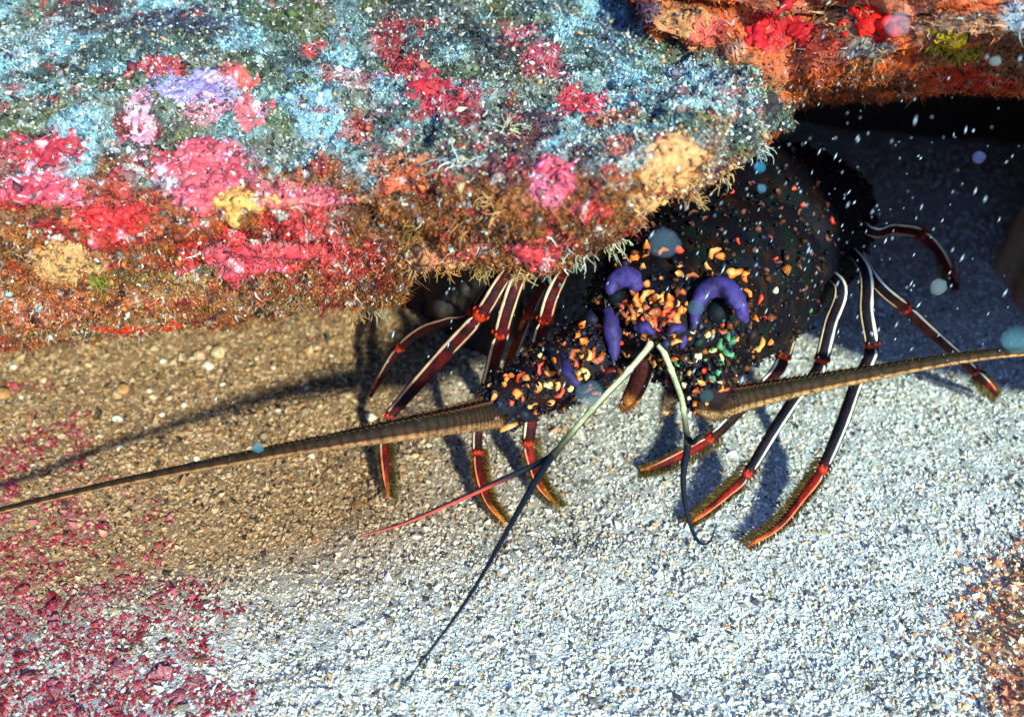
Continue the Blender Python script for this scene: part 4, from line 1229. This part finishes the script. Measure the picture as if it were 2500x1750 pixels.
right = [(1715, 530), (1820, 470), (1720, 620), (1825, 635), (1880, 705), (1600, 650), (1560, 655), (1680, 745), (1780, 785), (1770, 835), (1780, 885), (1840, 890), (1870, 770), (1895, 965), (1900, 500), (2160, 400), (2280, 250), (2190, 300), (2190, 560), (2250, 540), (2290, 640), (2060, 520), (1750, 750)]
green = [(2000, 495), (1920, 580), (1960, 560), (2030, 610), (1970, 660), (2050, 740), (1925, 740), (1960, 710), (2030, 530), (1850, 620), (1990, 590)]
upper = [(1430, 80), (1460, 90), (1490, 70), (1350, 70), (1400, 100), (1640, 30), (1740, 25), (1560, 15), (1930, 40), (1970, 60), (1890, 120), (2030, 150), (2050, 160), (1740, 160)]
for q in face: put_spine(*ZM(*q), random.uniform(8, 14), random.choice('oobrt'))
for q in left: put_spine(*ZM(*q), random.uniform(7, 13), random.choice('oobbrty'))
for q in right: put_spine(*ZM(*q), random.uniform(8, 12), random.choice('ooyrtw'))
for q in green: put_spine(*ZM(*q), random.uniform(8, 13), random.choice('gggw'))
for q in upper: put_spine(*ZM(*q), random.uniform(8, 14), random.choice('oortt'))
for q in [(1690, 520), (1718, 535), (1815, 518), (1842, 612), (1905, 545), (1880, 580), (1940, 560), (1860, 500), (1790, 470), (1900, 470), (1960, 500), (1980, 620), (1900, 640), (1950, 650), (1870, 660), (1995, 450), (2030, 540), (1760, 560), (1800, 590), (1850, 560)]:
    put_spine(*q, random.uniform(5, 10), random.choice('rddd'))
cnt = 0
while cnt < 88:
    if cnt < 50: px, py = random.gauss(1590, 95), random.gauss(765, 75)
    elif cnt < 70: px, py = random.uniform(1180, 1450), random.uniform(800, 1000)
    else: px, py = random.uniform(1650, 1800), random.uniform(800, 990)
    if put_spine(px, py, random.uniform(5, 10), random.choice('oobbt' if cnt < 70 else 'obtgwy')): cnt += 1
cnt = 0
while cnt < 60:
    px, py = random.uniform(1430, 2080), random.uniform(440, 960)
    if put_spine(px, py, random.uniform(3, 7), random.choice('dddddrtg' if py > 640 else 'ddddddr')): cnt += 1

# ------------------------------------------------------------------ pebbles, rubble, drifting matter
def lump_mesh(name, seed, sq, colr, mat, rough=0.5, res=(9, 12), jag=0.0):
    th = np.linspace(0, np.pi, res[0])
    L = np.stack([0 * th, 0 * th, -np.cos(th)], -1)
    Vv, Ff = tube(L, np.maximum(np.sin(th), .03), res[1])
    Vv = Vv[:-2]; Ff = [f for f in Ff if max(f) < len(Vv)]
    nv = Vv / np.linalg.norm(Vv, axis=1)[:, None]
    Vv = nv * (1 + rough * (fbm(nv, 1.3, 3, seed * 3.1) - .5) * 2 + jag * (fbm(nv, 4.5, 3, seed * 1.7) - .5) * 2)[:, None] * np.array(sq)
    f1 = fbm(nv, 3.0, 3, seed + 5.0)[:, None]
    c = lin(colr) * (.45 + 1.1 * f1)
    if jag:
        p = sstep(.58, .68, fbm(nv, 3.5, 3, seed + 15.0))[:, None] * .7
        c = c * (1 - p) + lin((196, 170, 150)) * p
    return mesh_data(name, Vv, Ff, c, True, mat)
rng = np.random.default_rng(77)
PEB = [lump_mesh('pebble', s, (1, random.uniform(.7, 1), random.uniform(.5, .8)), c, MAT['pebble']) for s, c in enumerate([(206, 164, 120), (190, 150, 110), (222, 200, 170), (150, 116, 84), (176, 120, 70), (216, 190, 160)])]
def place(me, name, px, py, r, label, cat, group, sink=.2):
    p = atZ(px, py, 0.0)
    p[2] = sand_h(p[0:1], p[1:2])[0] + r * pxm(p) * (.5 - sink)
    o_ = obj(name, me, None, label, cat, group, loc=p)
    o_.rotation_euler = (random.uniform(-.5, .5), random.uniform(-.5, .5), random.uniform(0, 6.28))
    s = r * pxm(p)
    o_.scale = (s, s, s)
    return o_
for px, py, r, k, lab in [(535, 872, 20, 0, 'largest tan pebble under the left of the ledge'), (490, 880, 16, 1, 'angular tan pebble beside the largest one under the ledge'), (510, 905, 15, 5, 'flat pale pebble just below the two largest under the ledge'), (303, 962, 18, 4, 'rusty orange pebble in the shade left of the antenna shadow'),
                         (12, 975, 22, 4, 'orange pebble at the left edge above the long antenna'), (905, 1020, 16, 5, 'pale pebble on the sand beside the leftmost leg'), (850, 972, 13, 0, 'tan pebble above the long antenna near the leftmost leg'), (288, 1030, 13, 2, 'pale pebble between the antenna and its shadow')]:
    place(PEB[k], 'pebble', px, py, r, lab, 'pebble', 'pebbles on the sand')
cnt = 0
while cnt < 110:
    px, py = random.uniform(0, 1180), random.uniform(800, 1150)
    if py < 830 + (px < 300) * 30: continue
    place(random.choice(PEB), 'pebble', px, py, random.uniform(6, 11.5), 'small tan pebble among the sand grains below the left of the ledge', 'pebble', 'small pebbles below the ledge')
    cnt += 1
RUB = [lump_mesh('rubble', 20 + s, (1, random.uniform(.55, .9), random.uniform(.10, .16)), np.array(c) * .95, MAT['rubble'], .7, (15, 24), .35) for s, c in enumerate([(170, 44, 66), (140, 36, 44), (186, 76, 92), (160, 62, 50), (196, 110, 112), (120, 30, 46), (186, 104, 70)])]
big = [(110, 1480, 55, 0, 'large crimson crusted lump at the left of the rubble patch'), (160, 1465, 42, 1, 'dark red lump touching the large crimson one'), (45, 1440, 40, 3, 'rust red lump above the large crimson one at the left edge'), (480, 1600, 44, 6, 'orange red lump at the right end of the rubble patch'),
       (300, 1620, 56, 4, 'broad pinkish lump in the middle of the rubble patch'), (80, 1640, 66, 0, 'largest crimson lump in the bottom left corner'), (405, 1640, 40, 4, 'pink lump left of the orange red one'), (250, 1290, 32, 1, 'dark red lump above the rubble patch'),
       (420, 1690, 40, 2, 'rose lump near the bottom edge right of the rubble'), (210, 1335, 30, 0, 'crimson lump below the long antenna'), (375, 1450, 26, 2, 'rose lump alone on the sand right of the rubble'), (140, 1040, 26, 0, 'crimson lump between the antenna shadow and the ledge')]
for px, py, r, k, lab in big:
    place(RUB[k], 'rubble_lump', px, py, r * .62, lab, 'rubble', 'crimson crusted rubble', .44)
cnt = 0
while cnt < 130:
    px, py = random.uniform(-30, 540), random.uniform(1170, 1760)
    w = (1 - px / 560) * .45 + (py - 1170) / 600 * .65
    if random.random() > w ** 1.6 or px > 540 - max(0, 1420 - py) * .5: continue
    place(random.choice(RUB), 'rubble_lump', px, py, random.uniform(7, 26) * random.uniform(.6, 1), 'small crimson crusted fragment in the rubble patch at the lower left', 'rubble', 'small crimson fragments', .44)
    cnt += 1

# larger drifting particles
def blob(px, py, Y, r, colr, label):
    p = atY(px, py, Y)
    s = r * 1.15 * pxm(p)
    mt = bpy.data.materials.new('drifting_floc')           # a loose floc of matter: soft-edged volume
    mt.use_nodes = True
    nt = mt.node_tree
    nt.nodes.remove(nt.nodes['Principled BSDF'])
    pv = nt.nodes.new('ShaderNodeVolumePrincipled')
    pv.inputs['Color'].default_value = (*np.clip(lin(colr) * 1.2, 0, .98), 1)
    pv.inputs['Density'].default_value = 0.5 / s
    nt.links.new(pv.outputs[0], nt.nodes['Material Output'].inputs['Volume'])
    me = lump_mesh('drifting_particle', px * .01, (1, .9, .95), colr, mt, .3, (13, 18), .15)
    o_ = obj('drifting_particle', me, None, label, 'particle', 'drifting particles', loc=p)
    o_.scale = (s, s, s)
for px, py, Y, r, c_, lab in [(1440, 962, .33, 30, (130, 160, 176), 'round grey blue drifting speck before the left antenna base'), (1622, 592, .33, 34, (130, 150, 160), 'large grey drifting speck above the violet horns'), (2192, 58, .38, 27, (240, 190, 196), 'pinkish drifting speck before the scarlet sponge'),
                              (2292, 700, .40, 18, (200, 210, 214), 'pale drifting speck beside the hindmost leg'), (1855, 408, .36, 13, (90, 200, 240), 'bright cyan drifting speck right of the tan sponge'), (1860, 460, .36, 10, (140, 200, 220), 'small cyan drifting speck under the brighter one'),
                              (630, 1092, .33, 13, (130, 214, 230), 'cyan drifting speck at the long left antenna'), (2482, 832, .42, 32, (150, 210, 224), 'big pale cyan drifting flake at the right edge'), (2390, 385, .40, 14, (130, 130, 190), 'lilac drifting speck in the dark hollow'), (1698, 752, .36, 18, (110, 150, 150), 'grey green drifting speck by the right horn'),
                              (1725, 966, .34, 15, (110, 140, 130), 'dull green drifting speck before the right antenna base'), (2430, 150, .40, 12, (200, 210, 200), 'pale drifting speck on the mustard sponge')]:
    blob(px, py, Y, r, c_, lab)
# fine marine snow
rng = np.random.default_rng(90)
pts, dirs, sz = [], [], []
while len(pts) < 520:
    px, py = rng.uniform(0, 2500), rng.uniform(0, 1250)
    w = 0.08 + .92 * math.exp(-((px - 1950) / 480) ** 2) * math.exp(-((py - 520) / 330) ** 2) + .35 * math.exp(-((px - 1250) / 260) ** 2) * math.exp(-((py - 880) / 200) ** 2)
    if rng.random() > w: continue
    Y = rng.uniform(.32, .42)
    p = atY(px, py, Y)
    pts.append(p); sz.append(pxm(p) * rng.choice([1.0, 1.5, 2.1, 3.0], p=[.4, .35, .18, .07]))
pts, sz = np.array(pts), np.array(sz)
d = np.array([.38, .25, .88]) + rng.normal(0, .12, (len(pts), 3)); d /= np.linalg.norm(d, axis=1)[:, None]
V_, F_ = [], []
for p, q, s in zip(pts, d, sz):
    L = s * rng.uniform(2.0, 5.5)
    e1 = np.cross(q, [1, .2, .1]); e1 /= np.linalg.norm(e1); e2 = np.cross(q, e1)
    o = len(V_)
    V_ += [p - q * L, p + q * L, p + e1 * s, p - e1 * s, p + e2 * s, p - e2 * s]
    F_ += [(o, o + 2, o + 4), (o, o + 4, o + 3), (o, o + 3, o + 5), (o, o + 5, o + 2), (o + 1, o + 4, o + 2), (o + 1, o + 3, o + 4), (o + 1, o + 5, o + 3), (o + 1, o + 2, o + 5)]
obj('marine_snow', mesh_data('marine_snow', np.array(V_), F_, None, True, MAT['snow']), label='fine white flecks of marine snow drifting in the water', cat='marine snow', kind='stuff')
